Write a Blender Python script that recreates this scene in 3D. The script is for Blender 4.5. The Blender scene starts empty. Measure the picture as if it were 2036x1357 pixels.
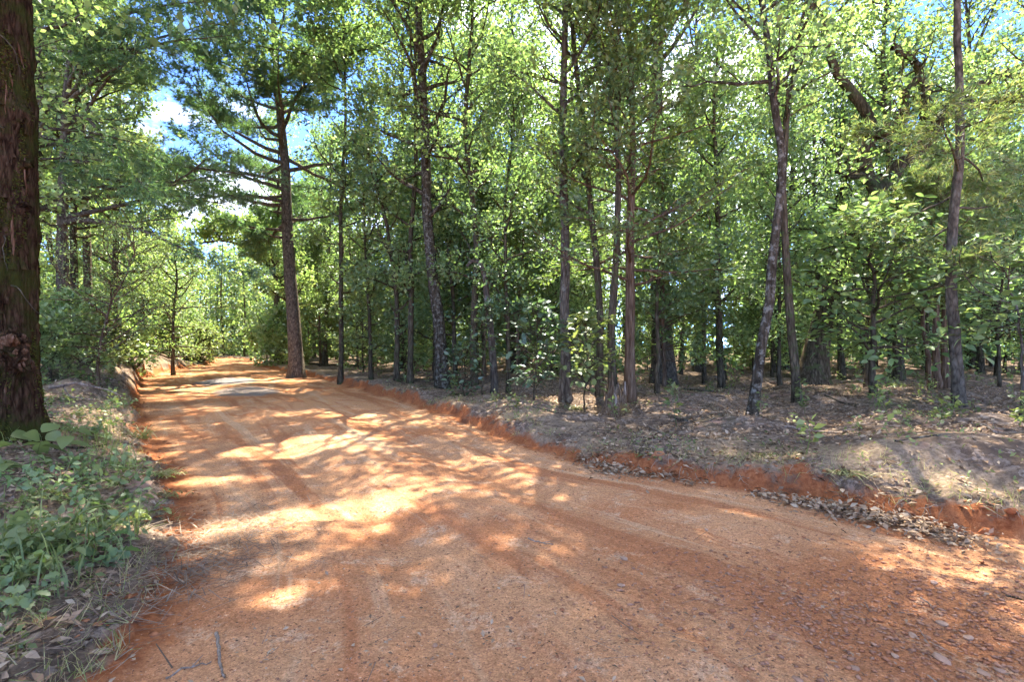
import bpy, math, time
import numpy as np
from mathutils import Vector

T0 = time.time()
scn = bpy.context.scene
col = scn.collection

# ------------------------------------------------------------------ camera, sky, sun, exposure
CAM_Z, FPX, CXP, HOR = 1.4, 1018.0, 1018.0, 690.0
cam_data = bpy.data.cameras.new("camera")
cam = bpy.data.objects.new("camera", cam_data)
col.objects.link(cam)
cam.location = (0, 0, CAM_Z)
cam.rotation_euler = (math.radians(90), 0, 0)
cam_data.lens = 18.0
cam_data.sensor_width = 36.0
cam_data.shift_y = 11.5 / 2036
cam_data.clip_start = 0.05
cam_data.clip_end = 3000
scn.camera = cam

SUN_AZ, SUN_EL = math.radians(8), math.radians(53)
TO_SUN = np.array([math.sin(SUN_AZ) * math.cos(SUN_EL), math.cos(SUN_AZ) * math.cos(SUN_EL), math.sin(SUN_EL)])
world = bpy.data.worlds.new("World")
scn.world = world
world.use_nodes = True
wn = world.node_tree
wn.nodes.clear()
w_out = wn.nodes.new("ShaderNodeOutputWorld")
w_bg = wn.nodes.new("ShaderNodeBackground")
w_bg.inputs["Strength"].default_value = 0.10
w_sky = wn.nodes.new("ShaderNodeTexSky")
w_sky.sky_type = 'NISHITA'
w_sky.sun_disc = False
w_sky.sun_elevation = SUN_EL
w_sky.sun_rotation = SUN_AZ % (2 * math.pi)
w_sky.air_density = 0.22
w_sky.dust_density = 0.0
w_sky.altitude = 2500
w_sky.ozone_density = 8.0
# thin fair-weather clouds
w_tc = wn.nodes.new("ShaderNodeTexCoord")
w_map = wn.nodes.new("ShaderNodeMapping")
w_map.inputs["Scale"].default_value = (1.0, 1.0, 2.6)
w_map.inputs["Location"].default_value = (2, 8, 4)
w_noise = wn.nodes.new("ShaderNodeTexNoise")
w_noise.inputs["Scale"].default_value = 2.3
w_noise.inputs["Detail"].default_value = 7.0
w_noise.inputs["Roughness"].default_value = 0.6
w_ramp = wn.nodes.new("ShaderNodeValToRGB")
w_ramp.color_ramp.elements[0].position = 0.50
w_ramp.color_ramp.elements[1].position = 0.68
w_ramp.color_ramp.elements[1].color = (0.8, 0.8, 0.8, 1)
w_mix = wn.nodes.new("ShaderNodeMixRGB")
w_mix.inputs["Color2"].default_value = (4.4, 4.4, 4.4, 1)
L = wn.links.new
L(w_tc.outputs["Generated"], w_map.inputs["Vector"])
L(w_map.outputs["Vector"], w_noise.inputs["Vector"])
L(w_noise.outputs["Fac"], w_ramp.inputs["Fac"])
L(w_ramp.outputs["Color"], w_mix.inputs["Fac"])
L(w_sky.outputs["Color"], w_mix.inputs["Color1"])
L(w_mix.outputs["Color"], w_bg.inputs["Color"])
L(w_bg.outputs["Background"], w_out.inputs["Surface"])

sun_data = bpy.data.lights.new("sun", 'SUN')
sun_data.energy = 2.0
sun_data.angle = math.radians(0.55)
sun_data.color = (1.0, 0.93, 0.80)
sun = bpy.data.objects.new("sun", sun_data)
col.objects.link(sun)
sun.location = (-10, 30, 40)
sun.rotation_euler = Vector(TO_SUN).to_track_quat('Z', 'Y').to_euler()

scn.view_settings.view_transform = 'Standard'
scn.view_settings.look = 'None'
scn.view_settings.exposure = 4.45
scn.view_settings.gamma = 1.0
scn.view_settings.use_curve_mapping = False

cy = scn.cycles
cy.max_bounces = 7
cy.diffuse_bounces = 4
cy.glossy_bounces = 2
cy.transmission_bounces = 4
cy.transparent_max_bounces = 4
cy.sample_clamp_indirect = 6.0
cy.use_adaptive_sampling = True
cy.adaptive_threshold = 0.02
cy.use_denoising = True
cy.denoiser = 'OPENIMAGEDENOISE'
cy.denoising_input_passes = 'RGB_ALBEDO_NORMAL'
cy.caustics_reflective = False
cy.caustics_refractive = False

# ------------------------------------------------------------------ helpers
RNG = np.random.default_rng(11)


def nrm(v):
    return v / np.maximum(np.linalg.norm(v, axis=-1, keepdims=True), 1e-9)


def mesh_np(name, V, quads=None, tris=None, smooth=False, attrs=None):
    V = np.ascontiguousarray(V, dtype=np.float32)
    me = bpy.data.meshes.new(name)
    parts, starts, tot, off = [], [], [], 0
    for F, k in ((quads, 4), (tris, 3)):
        if F is not None and len(F):
            F = np.asarray(F, dtype=np.int32)
            parts.append(F.ravel())
            starts.append(off + np.arange(len(F), dtype=np.int32) * k)
            tot.append(np.full(len(F), k, dtype=np.int32))
            off += F.size
    li = np.concatenate(parts)
    st = np.concatenate(starts)
    me.vertices.add(len(V))
    me.vertices.foreach_set("co", V.ravel())
    me.loops.add(len(li))
    me.loops.foreach_set("vertex_index", li)
    me.polygons.add(len(st))
    me.polygons.foreach_set("loop_start", st)
    me.polygons.foreach_set("loop_total", np.concatenate(tot))
    if smooth:
        me.polygons.foreach_set("use_smooth", np.ones(len(st), dtype=bool))
    me.update(calc_edges=True)
    me.validate()
    for k, a in (attrs or {}).items():
        at = me.attributes.new(k, 'FLOAT', 'POINT')
        at.data.foreach_set("value", np.asarray(a, dtype=np.float32))
    return me


def obj(name, me, mat=None, parent=None, loc=None):
    o = bpy.data.objects.new(name, me)
    col.objects.link(o)
    if mat is not None and not me.materials:
        me.materials.append(mat)
    if parent is not None:
        o.parent = parent
    if loc is not None:
        o.location = loc
    return o


def tag(o, label=None, cat=None, group=None, kind=None):
    if label:
        o["label"] = label
    if cat:
        o["category"] = cat
    if group:
        o["group"] = group
    if kind:
        o["kind"] = kind
    return o


def empty(name, loc):
    o = bpy.data.objects.new(name, None)
    o.empty_display_size = 0.2
    col.objects.link(o)
    o.location = [float(c) for c in loc]
    return o


def copy_tree(root):
    r = root.copy()
    col.objects.link(r)
    for ch in list(root.children):
        c = ch.copy()
        col.objects.link(c)
        c.parent = r
    return r


# value noise ------------------------------------------------------
_tab = np.random.default_rng(5).random((256, 256))


def vnoise(x, y, s=1.0, seed=0):
    x = np.asarray(x, float) * s + seed * 37.17
    y = np.asarray(y, float) * s + seed * 11.73
    xi, yi = np.floor(x).astype(int), np.floor(y).astype(int)
    fx, fy = x - xi, y - yi
    fx, fy = fx * fx * (3 - 2 * fx), fy * fy * (3 - 2 * fy)
    a = _tab[xi & 255, yi & 255]
    b = _tab[(xi + 1) & 255, yi & 255]
    c = _tab[xi & 255, (yi + 1) & 255]
    d = _tab[(xi + 1) & 255, (yi + 1) & 255]
    return (a * (1 - fx) + b * fx) * (1 - fy) + (c * (1 - fx) + d * fx) * fy - 0.5


def fbm(x, y, s=1.0, o=4, seed=0):
    t, amp = 0, 1.0
    for i in range(o):
        t = t + amp * vnoise(x, y, s * 2 ** i, seed + i * 3)
        amp *= 0.5
    return t


def sstep(a, b, x):
    t = np.clip((x - a) / (b - a), 0, 1)
    return t * t * (3 - 2 * t)


# ------------------------------------------------------------------ road outline and terrain height
def crom(pts, n=6):
    P = np.array(pts, float)
    P = np.vstack([2 * P[0] - P[1], P, 2 * P[-1] - P[-2]])
    out = []
    for i in range(1, len(P) - 2):
        for t in np.arange(n) / n:
            a, b, c, d = P[i - 1], P[i], P[i + 1], P[i + 2]
            out.append(0.5 * ((2 * b) + (c - a) * t + (2 * a - 5 * b + 4 * c - d) * t ** 2 + (3 * b - a - 3 * c + d) * t ** 3))
    out.append(P[-2])
    return np.array(out)


EDGE_L = crom([(-5, -30), (-2.9, -8), (-2.0, -2), (-1.65, 1), (-1.72, 2.3), (-1.98, 3.1), (-2.5, 4.0), (-3.4, 5.28),
               (-5.6, 7.9), (-9.4, 12.9), (-13.2, 18.2), (-17, 23.9), (-20.7, 32), (-25.7, 44.5), (-33, 54), (-46, 62), (-75, 72)])
EDGE_R = crom([(40, -26), (14, -5), (8, -0.4), (5.2, 2.2), (3.65, 3.65), (2.71, 4.75), (1.47, 5.7), (.41, 6.8), (-1.6, 10.96),
               (-3.95, 15), (-8.1, 21.9), (-12.8, 28.8), (-18.7, 38), (-22.8, 47), (-30, 58), (-43, 67.5), (-75, 79)])
POLY = np.vstack([EDGE_L, EDGE_R[::-1]])


def dist_poly(P, E):
    best = np.full(len(P), 1e9)
    for a, b in zip(E[:-1], E[1:]):
        ab = b - a
        t = np.clip(((P - a) @ ab) / max(ab @ ab, 1e-9), 0, 1)
        q = P - (a + t[:, None] * ab)
        best = np.minimum(best, q[:, 0] ** 2 + q[:, 1] ** 2)
    return np.sqrt(best)


def inside(P, E):
    r = np.zeros(len(P), bool)
    x, y = P[:, 0], P[:, 1]
    for a, b in zip(E, np.roll(E, -1, axis=0)):
        c = ((a[1] > y) != (b[1] > y))
        if c.any():
            xi = (b[0] - a[0]) * (y - a[1]) / (b[1] - a[1] + 1e-12) + a[0]
            r ^= c & (x < xi)
    return r


def terrain(x, y):
    """height, signed distance to the road edge (positive outside), lateral coordinate across the road"""
    x, y = np.asarray(x, float).ravel(), np.asarray(y, float).ravel()
    P = np.stack([x, y], 1)
    dl, dr = dist_poly(P, EDGE_L), dist_poly(P, EDGE_R)
    ins = inside(P, POLY)
    d = np.where(ins, -1, 1) * np.minimum(dl, dr)
    left = dl < dr
    rr = np.hypot(x, y)
    d = d + fbm(x, y, 1.3, 3, 2) * 0.16 * np.clip(rr / 5, .5, 1.6)
    dn = d + fbm(x, y, 6.0, 3, 9) * 0.09
    hl = 0.22 + 0.12 * sstep(5, 9, y) + 0.22 * sstep(9, 13, y) - 0.2 * sstep(26, 40, y)
    hr = 0.37 - 0.17 * sstep(5, 11, y)
    wl = 0.55 - 0.25 * sstep(6, 12, y)
    bh = np.where(left, hl, hr) * (1 + 1.15 * np.clip(fbm(x, y, .75, 2, 51), -.55, .6))
    bw = np.where(left, wl, 0.17) * (1 + 1.6 * np.clip(fbm(x, y, 1.1, 2, 53) + .15, 0, 1))
    z_out = bh * sstep(0.0, 1.0, dn / bw) + bh * 0.25 * sstep(0.1, 1.5, d) * np.where(left, 1, .2)
    z_out = z_out + fbm(x, y, .25, 4, 4) * 0.30 * sstep(.5, 6, d) + fbm(x, y, 2.2, 3, 6) * 0.07 * sstep(0.1, .8, d)
    z_out = z_out + fbm(x, y, 9.0, 2, 8) * 0.018 * sstep(-.05, .3, d)
    # clay crumbs on the bank face
    face = sstep(-0.1, .08, d) * (1 - sstep(.3, .6, d))
    z_out = z_out + face * fbm(x, y, 14, 2, 21) * 0.05
    v = dl / (dl + dr + 1e-6)
    rut = -0.045 * np.exp(-((v - .30) / .06) ** 2) - 0.045 * np.exp(-((v - .66) / .06) ** 2)
    z_in = 0.06 * (1 - (2 * v - 1) ** 2) * sstep(0, 2, -d) + rut * sstep(.2, 1.0, -d)
    z_in = z_in + fbm(x, y, .5, 3, 14) * 0.07 * sstep(0.2, 2, -d) + fbm(x, y, 3.5, 3, 17) * 0.018 + fbm(x, y, 16., 3, 19) * 0.010
    z = z_in * (1 - sstep(-.15, .05, d)) + z_out * sstep(-.15, .05, d)
    return z, dn, v


def H(x, y):
    return float(terrain([x], [y])[0][0])


def ground(px, py, off=0.0):
    """the ground point that shows at a pixel of the photograph"""
    z = 0.3
    for _ in range(8):
        d = (CAM_Z - z) * FPX / (py - HOR)
        x = (px - CXP) / FPX * d
        z = 0.5 * z + 0.5 * H(x, d)
    return np.array([x, d, H(x, d)])


def at(px, py, d):
    return np.array([(px - CXP) / FPX * d, d, CAM_Z + (HOR - py) / FPX * d])


# ------------------------------------------------------------------ materials
def new_mat(name):
    m = bpy.data.materials.new(name)
    m.use_nodes = True
    nt = m.node_tree
    nt.nodes.clear()
    out = nt.nodes.new("ShaderNodeOutputMaterial")
    return m, nt, out


def N(nt, t, **kw):
    n = nt.nodes.new(t)
    for k, v in kw.items():
        if k in n.inputs:
            n.inputs[k].default_value = v
        else:
            setattr(n, k, v)
    return n


def ramp(nt, stops):
    r = nt.nodes.new("ShaderNodeValToRGB")
    el = r.color_ramp.elements
    while len(el) < len(stops):
        el.new(0.5)
    for e, (p, c) in zip(el, stops):
        e.position = p
        e.color = (*c, 1)
    return r


def leaf_mat(name, cols, trans, tmix=0.5, gloss=0.035, per_object=0.22):
    m, nt, out = new_mat(name)
    l = nt.links.new
    geo = N(nt, "ShaderNodeNewGeometry")
    oi = N(nt, "ShaderNodeObjectInfo")
    rp = ramp(nt, [(i / (len(cols) - 1), c) for i, c in enumerate(cols)])
    l(geo.outputs["Random Per Island"], rp.inputs["Fac"])
    mr = N(nt, "ShaderNodeMapRange")
    mr.inputs["To Min"].default_value = 1 - per_object
    mr.inputs["To Max"].default_value = 1 + per_object
    l(oi.outputs["Random"], mr.inputs["Value"])
    hs = N(nt, "ShaderNodeHueSaturation")
    l(mr.outputs["Result"], hs.inputs["Value"])
    l(rp.outputs["Color"], hs.inputs["Color"])
    dif = N(nt, "ShaderNodeBsdfDiffuse")
    l(hs.outputs["Color"], dif.inputs["Color"])
    tr = N(nt, "ShaderNodeBsdfTranslucent")
    mm = N(nt, "ShaderNodeMixRGB", blend_type='MULTIPLY')
    mm.inputs["Fac"].default_value = 1
    mm.inputs["Color2"].default_value = (*[min(2.0, t * tmix * 1.25) for t in trans], 1)
    l(hs.outputs["Color"], mm.inputs["Color1"])
    l(mm.outputs["Color"], tr.inputs["Color"])
    mx = N(nt, "ShaderNodeAddShader")
    l(dif.outputs[0], mx.inputs[0])
    l(tr.outputs[0], mx.inputs[1])
    gl = N(nt, "ShaderNodeBsdfGlossy")
    gl.inputs["Roughness"].default_value = 0.5
    gl.inputs["Color"].default_value = (.9, .95, 1, 1)
    mx2 = N(nt, "ShaderNodeMixShader")
    mx2.inputs["Fac"].default_value = gloss
    l(mx.outputs[0], mx2.inputs[1])
    l(gl.outputs[0], mx2.inputs[2])
    l(mx2.outputs[0], out.inputs["Surface"])
    return m


def bark_mat(name, dark, mid, light, scale=(14, 14, 3.0), patch=None, patch_amt=0.5, bump=0.6):
    m, nt, out = new_mat(name)
    l = nt.links.new
    tc = N(nt, "ShaderNodeTexCoord")
    mp = N(nt, "ShaderNodeMapping")
    mp.inputs["Scale"].default_value = scale
    l(tc.outputs["Object"], mp.inputs["Vector"])
    no = N(nt, "ShaderNodeTexNoise", Scale=1.0, Detail=7.0, Roughness=0.65)
    l(mp.outputs[0], no.inputs["Vector"])
    vo = N(nt, "ShaderNodeTexVoronoi", feature='DISTANCE_TO_EDGE')
    vo.inputs["Scale"].default_value = 1.1
    ad = N(nt, "ShaderNodeMixRGB", blend_type='LINEAR_LIGHT')
    ad.inputs["Fac"].default_value = 0.35
    l(mp.outputs[0], ad.inputs["Color1"])
    l(no.outputs["Color"], ad.inputs["Color2"])
    l(ad.outputs[0], vo.inputs["Vector"])
    rp = ramp(nt, [(0.0, dark), (0.22, mid), (0.6, light)])
    mth = N(nt, "ShaderNodeMath", operation='MULTIPLY')
    l(vo.outputs["Distance"], mth.inputs[0])
    l(no.outputs["Fac"], mth.inputs[1])
    mth2 = N(nt, "ShaderNodeMath", operation='MULTIPLY_ADD')
    l(mth.outputs[0], mth2.inputs[0])
    mth2.inputs[1].default_value = 1.7
    l(no.outputs["Fac"], mth2.inputs[2])
    sub = N(nt, "ShaderNodeMath", operation='SUBTRACT')
    l(mth2.outputs[0], sub.inputs[0])
    sub.inputs[1].default_value = 0.32
    l(sub.outputs[0], rp.inputs["Fac"])
    cout = rp.outputs["Color"]
    if patch:
        n2 = N(nt, "ShaderNodeTexNoise", Scale=11.0 if "lichen" in name else 3.2, Detail=6.0, Roughness=0.7)
        l(tc.outputs["Object"], n2.inputs["Vector"])
        r2 = ramp(nt, [(0.5 - 0.12 * patch_amt + .06, (0, 0, 0)), (0.62, (1, 1, 1))])
        l(n2.outputs["Fac"], r2.inputs["Fac"])
        mx = N(nt, "ShaderNodeMixRGB")
        mx.inputs["Color2"].default_value = (*patch, 1)
        l(r2.outputs["Color"], mx.inputs["Fac"])
        l(cout, mx.inputs["Color1"])
        cout = mx.outputs["Color"]
    bs = N(nt, "ShaderNodeBsdfDiffuse")
    l(cout, bs.inputs["Color"])
    bp = N(nt, "ShaderNodeBump")
    bp.inputs["Strength"].default_value = bump
    bp.inputs["Distance"].default_value = 0.03
    l(sub.outputs[0], bp.inputs["Height"])
    l(bp.outputs[0], bs.inputs["Normal"])
    l(bs.outputs[0], out.inputs["Surface"])
    return m


def rand_mat(name, cols, rough=0.9, per="Random Per Island"):
    m, nt, out = new_mat(name)
    l = nt.links.new
    geo = N(nt, "ShaderNodeNewGeometry")
    rp = ramp(nt, [(i / (len(cols) - 1), c) for i, c in enumerate(cols)])
    l(geo.outputs["Random Per Island"], rp.inputs["Fac"])
    tc = N(nt, "ShaderNodeTexCoord")
    no = N(nt, "ShaderNodeTexNoise", Scale=40.0, Detail=4.0)
    l(tc.outputs["Object"], no.inputs["Vector"])
    mr = N(nt, "ShaderNodeMapRange")
    mr.inputs["To Min"].default_value = .6
    mr.inputs["To Max"].default_value = 1.4
    l(no.outputs["Fac"], mr.inputs["Value"])
    hs = N(nt, "ShaderNodeHueSaturation")
    l(rp.outputs[0], hs.inputs["Color"])
    l(mr.outputs[0], hs.inputs["Value"])
    bs = N(nt, "ShaderNodeBsdfDiffuse")
    l(hs.outputs[0], bs.inputs["Color"])
    l(bs.outputs[0], out.inputs["Surface"])
    return m


M = {}
M['leaf'] = leaf_mat("leaf_green", [(.055, .086, .034), (.08, .117, .043), (.105, .14, .052), (.13, .16, .066)], (1.55, 1.75, 1.1))
M['leaf_yellow'] = leaf_mat("leaf_yellow_green", [(.07, .108, .036), (.095, .135, .046), (.12, .152, .056), (.145, .165, .07)], (1.65, 1.8, 1.1))
M['leaf_dark'] = leaf_mat("leaf_dark_green", [(.05, .08, .034), (.07, .105, .042), (.09, .125, .05)], (1.6, 1.8, 1.1))
M['leaf_blue'] = leaf_mat("leaf_blue_green", [(.046, .074, .036), (.065, .097, .047), (.085, .118, .058)], (1.3, 1.6, .9), tmix=.35, gloss=.05)
M['needle'] = leaf_mat("pine_needles", [(.042, .078, .042), (.062, .105, .052), (.09, .13, .058)], (1.9, 2.1, 1.0), tmix=.4)
M['needle_yellow'] = leaf_mat("yellow_pine_needles", [(.065, .102, .032), (.095, .128, .042), (.125, .148, .054), (.17, .15, .075)], (1.6, 1.75, 1.0), tmix=.45)
M['needle_rust'] = leaf_mat("rusty_needles", [(.20, .11, .045), (.26, .15, .06), (.28, .2, .09)], (1.3, 1.2, .9), tmix=.4)
M['cedar'] = leaf_mat("cedar_sprays", [(.046, .072, .028), (.07, .098, .034), (.10, .125, .044)], (1.8, 2.0, 1.0), tmix=.35)
M['weed'] = leaf_mat("weed_leaves", [(.07, .092, .028), (.10, .122, .038), (.13, .148, .054)], (1.5, 1.6, .9), tmix=.4, gloss=.03)
M['grass'] = leaf_mat("grass_blades", [(.10, .13, .035), (.15, .165, .05), (.22, .19, .085), (.27, .21, .11)], (1.5, 1.6, 1.0), tmix=.4)
M['bark'] = bark_mat("grey_brown_bark", (.016, .013, .010), (.062, .050, .038), (.13, .11, .085), patch=(.15, .14, .11), patch_amt=.2)
M['bark_dark'] = bark_mat("dark_bark", (.013, .011, .008), (.052, .041, .027), (.12, .097, .066), patch=(.06, .07, .03), patch_amt=.2)
M['bark_lichen'] = bark_mat("lichen_bark", (.010, .008, .006), (.036, .029, .020), (.08, .067, .048), patch=(.15, .145, .12), patch_amt=.4)
M['bark_pine'] = bark_mat("pine_bark", (.020, .017, .013), (.072, .059, .044), (.15, .126, .098), scale=(11, 11, 5))
M['bark_cedar'] = bark_mat("cedar_bark", (.025, .016, .011), (.09, .058, .037), (.18, .13, .09), scale=(24, 24, 1.8))
M['dead_wood'] = bark_mat("weathered_wood", (.06, .045, .035), (.22, .17, .13), (.38, .31, .25), scale=(26, 26, 3))
M['stump'] = bark_mat("rotten_stump_wood", (.02, .013, .009), (.11, .072, .045), (.22, .165, .115), scale=(24, 24, 3), patch=(.15, .10, .045), patch_amt=.6)
M['old_bark'] = bark_mat("old_mossy_bark", (.007, .004, .003), (.030, .017, .010), (.085, .050, .030), scale=(20, 20, 4.5), patch=(.035, .038, .010), patch_amt=.9, bump=1.0)
M['torn_wood'] = bark_mat("torn_orange_wood", (.022, .011, .007), (.09, .045, .024), (.19, .115, .075), scale=(24, 24, 4))
M['litter'] = rand_mat("dry_leaves", [(.12, .075, .045), (.23, .155, .10), (.32, .225, .145), (.40, .31, .215), (.26, .135, .065)])
M['pebble'] = rand_mat("clay_pebbles", [(.30, .12, .06), (.36, .17, .095), (.38, .21, .13), (.20, .10, .065)])
M['stone'] = rand_mat("flat_stones", [(.32, .17, .10), (.34, .21, .14), (.38, .25, .17)])
M['twig'] = rand_mat("dry_twigs", [(.10, .07, .05), (.2, .14, .1), (.3, .23, .17)])


def ground_material():
    m, nt, out = new_mat("clay_and_forest_floor")
    l = nt.links.new
    tc = N(nt, "ShaderNodeTexCoord")
    P = tc.outputs["Object"]
    ad = N(nt, "ShaderNodeAttribute", attribute_name="edge")
    av = N(nt, "ShaderNodeAttribute", attribute_name="across")
    al = N(nt, "ShaderNodeAttribute", attribute_name="along")

    def noise(scale, detail=6., rough=.6, vec=P, dist=0.0):
        n = N(nt, "ShaderNodeTexNoise", Scale=scale, Detail=detail, Roughness=rough)
        n.inputs["Distortion"].default_value = dist
        l(vec, n.inputs["Vector"])
        return n.outputs["Fac"]

    def mixc(f, a, b, bt='MIX'):
        x = N(nt, "ShaderNodeMixRGB", blend_type=bt)
        for s, v in ((x.inputs["Fac"], f), (x.inputs["Color1"], a), (x.inputs["Color2"], b)):
            if isinstance(v, tuple):
                s.default_value = (*v, 1)
            elif isinstance(v, (int, float)):
                s.default_value = v
            else:
                l(v, s)
        return x.outputs["Color"]

    def thr(v, a, b):
        r = N(nt, "ShaderNodeMapRange", interpolation_type='SMOOTHSTEP')
        r.inputs["From Min"].default_value = a
        r.inputs["From Max"].default_value = b
        l(v, r.inputs["Value"])
        return r.outputs["Result"]

    # road clay: tan dust, red clay patches, streaks along the wheel tracks
    cv = N(nt, "ShaderNodeCombineXYZ")
    l(al.outputs["Fac"], cv.inputs["X"])
    l(av.outputs["Fac"], cv.inputs["Y"])
    mp = N(nt, "ShaderNodeMapping")
    mp.inputs["Scale"].default_value = (.22, 14, 1)
    l(cv.outputs[0], mp.inputs["Vector"])
    streak = noise(1.0, 6., .6, mp.outputs[0], 0.6)
    n_big = noise(.55, 5., .6)
    n_mid = noise(2.6, 7., .68)
    n_fine = noise(22., 6., .7)
    n_grit = noise(95., 4., .75)
    red = (.42, .175, .075)
    tan = (.50, .262, .128)
    pale = (.54, .33, .19)
    c = mixc(thr(n_big, .36, .56), red, tan)
    c = mixc(thr(n_mid, .54, .60), c, mixc(thr(n_fine, .40, .56), c, pale))
    c = mixc(thr(streak, .50, .62), c, (.39, .165, .075))
    c = mixc(thr(streak, .34, .44), (.52, .315, .175), c)
    c = mixc(thr(n_fine, .60, .74), c, (.33, .17, .10))
    c = mixc(thr(n_grit, .585, .66), c, (.20, .09, .05))
    c = mixc(thr(noise(48., 3., .6), .62, .67), c, (.13, .075, .05))
    c = mixc(thr(noise(60., 3., .7), .64, .70), c, (.55, .38, .26))
    v3 = N(nt, "ShaderNodeTexVoronoi", feature='F1')
    v3.inputs["Scale"].default_value = 55.0
    l(P, v3.inputs["Vector"])
    sp3 = N(nt, "ShaderNodeSeparateColor")
    l(v3.outputs["Color"], sp3.inputs[0])
    v4 = N(nt, "ShaderNodeTexVoronoi", feature='F1')
    v4.inputs["Scale"].default_value = 150.0
    l(P, v4.inputs["Vector"])
    sp4 = N(nt, "ShaderNodeSeparateColor")
    l(v4.outputs["Color"], sp4.inputs[0])
    mr3 = N(nt, "ShaderNodeMapRange")
    mr3.inputs["To Min"].default_value = .88
    mr3.inputs["To Max"].default_value = 1.2
    l(sp3.outputs[0], mr3.inputs["Value"])
    mr4 = N(nt, "ShaderNodeMapRange")
    mr4.inputs["To Min"].default_value = .78
    mr4.inputs["To Max"].default_value = 1.24
    l(sp4.outputs[0], mr4.inputs["Value"])
    mm3 = N(nt, "ShaderNodeMath", operation='MULTIPLY')
    l(mr3.outputs[0], mm3.inputs[0])
    l(mr4.outputs[0], mm3.inputs[1])
    hs3 = N(nt, "ShaderNodeHueSaturation")
    l(c, hs3.inputs["Color"])
    l(mm3.outputs[0], hs3.inputs["Value"])
    c = hs3.outputs["Color"]
    # grey gravel patches on the far part of the road
    sep = N(nt, "ShaderNodeSeparateXYZ")
    l(P, sep.inputs[0])

    def blob(cx, cy, rx, ry, ang):
        mpp = N(nt, "ShaderNodeMapping", vector_type='TEXTURE')
        mpp.inputs["Location"].default_value = (cx, cy, 0)
        mpp.inputs["Rotation"].default_value = (0, 0, ang)
        mpp.inputs["Scale"].default_value = (rx, ry, 100)
        l(P, mpp.inputs["Vector"])
        ln = N(nt, "ShaderNodeVectorMath", operation='LENGTH')
        l(mpp.outputs[0], ln.inputs[0])
        a = N(nt, "ShaderNodeMath", operation='MULTIPLY_ADD')
        l(n_mid, a.inputs[0])
        a.inputs[1].default_value = 1.1
        l(ln.outputs["Value"], a.inputs[2])
        r = thr(a.outputs[0], 1.62, 1.32)
        return r

    c = mixc(blob(-11.3, 20.3, 1.15, 2.5, .55), c, (.20, .18, .165))
    c = mixc(blob(-8.1, 15.6, .9, 2.0, .6), c, (.25, .20, .165))
    # small dark cracks
    vo = N(nt, "ShaderNodeTexVoronoi", feature='DISTANCE_TO_EDGE')
    vo.inputs["Scale"].default_value = 9.0
    dv = N(nt, "ShaderNodeMixRGB", blend_type='LINEAR_LIGHT')
    dv.inputs["Fac"].default_value = .12
    l(P, dv.inputs["Color1"])
    nn = N(nt, "ShaderNodeTexNoise", Scale=3.0, Detail=4.0)
    l(P, nn.inputs["Vector"])
    l(nn.outputs["Color"], dv.inputs["Color2"])
    l(dv.outputs[0], vo.inputs["Vector"])
    crack = thr(vo.outputs["Distance"], .035, .0)
    ck = N(nt, "ShaderNodeMath", operation='MULTIPLY')
    l(crack, ck.inputs[0])
    l(thr(n_mid, .58, .72), ck.inputs[1])
    c = mixc(ck.outputs[0], c, (.22, .10, .055))
    road = c
    # raw clay of the banks
    clay = mixc(thr(n_fine, .35, .65), (.23, .075, .03), (.35, .135, .056))
    clay = mixc(thr(n_mid, .55, .7), clay, (.12, .055, .032))
    # forest floor
    v2 = N(nt, "ShaderNodeTexVoronoi", feature='F1')
    v2.inputs["Scale"].default_value = 13.0
    l(dv.outputs[0], v2.inputs["Vector"])
    sepc = N(nt, "ShaderNodeSeparateColor")
    l(v2.outputs["Color"], sepc.inputs[0])
    rp = ramp(nt, [(0, (.08, .058, .042)), (.35, (.155, .112, .08)), (.65, (.24, .18, .135)), (.9, (.33, .26, .2)), (1, (.36, .22, .12))])
    l(sepc.outputs[0], rp.inputs["Fac"])
    fl = mixc(thr(n_fine, .4, .62), rp.outputs["Color"], (.12, .085, .06))
    fl = mixc(thr(n_big, .55, .68), fl, mixc(.5, fl, (.06, .075, .025)))
    fl = mixc(thr(noise(1.1, 5., .6), .60, .68), fl, (.27, .17, .125))
    near = N(nt, "ShaderNodeMath", operation='MULTIPLY')
    l(thr(ad.outputs['Fac'], 1.9, .7), near.inputs[0])
    l(thr(noise(.9, 5., .62), .46, .56), near.inputs[1])
    fl = mixc(near.outputs[0], fl, mixc(thr(n_fine, .42, .60), (.32, .23, .15), (.19, .138, .09)))
    # blend by distance from the edge
    e = N(nt, "ShaderNodeMath", operation='MULTIPLY_ADD')
    l(n_fine, e.inputs[0])
    e.inputs[1].default_value = .28
    l(ad.outputs["Fac"], e.inputs[2])
    e2 = N(nt, "ShaderNodeMath", operation='MULTIPLY_ADD')
    l(n_mid, e2.inputs[0])
    e2.inputs[1].default_value = .5
    l(e.outputs[0], e2.inputs[2])
    col_ = mixc(thr(e2.outputs[0], .22, .45), road, clay)
    col_ = mixc(thr(e2.outputs[0], .50, .62), col_, fl)
    bs = N(nt, "ShaderNodeBsdfDiffuse")
    l(col_, bs.inputs["Color"])
    bs.inputs["Roughness"].default_value = .6
    b1 = N(nt, "ShaderNodeBump")
    b1.inputs["Strength"].default_value = .8
    b1.inputs["Distance"].default_value = .03
    l(n_fine, b1.inputs["Height"])
    b2 = N(nt, "ShaderNodeBump")
    b2.inputs["Strength"].default_value = .7
    b2.inputs["Distance"].default_value = .010
    l(n_grit, b2.inputs["Height"])
    l(b1.outputs[0], b2.inputs["Normal"])
    l(b2.outputs[0], bs.inputs["Normal"])
    l(bs.outputs[0], out.inputs["Surface"])
    return m


M['ground'] = ground_material()

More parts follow.
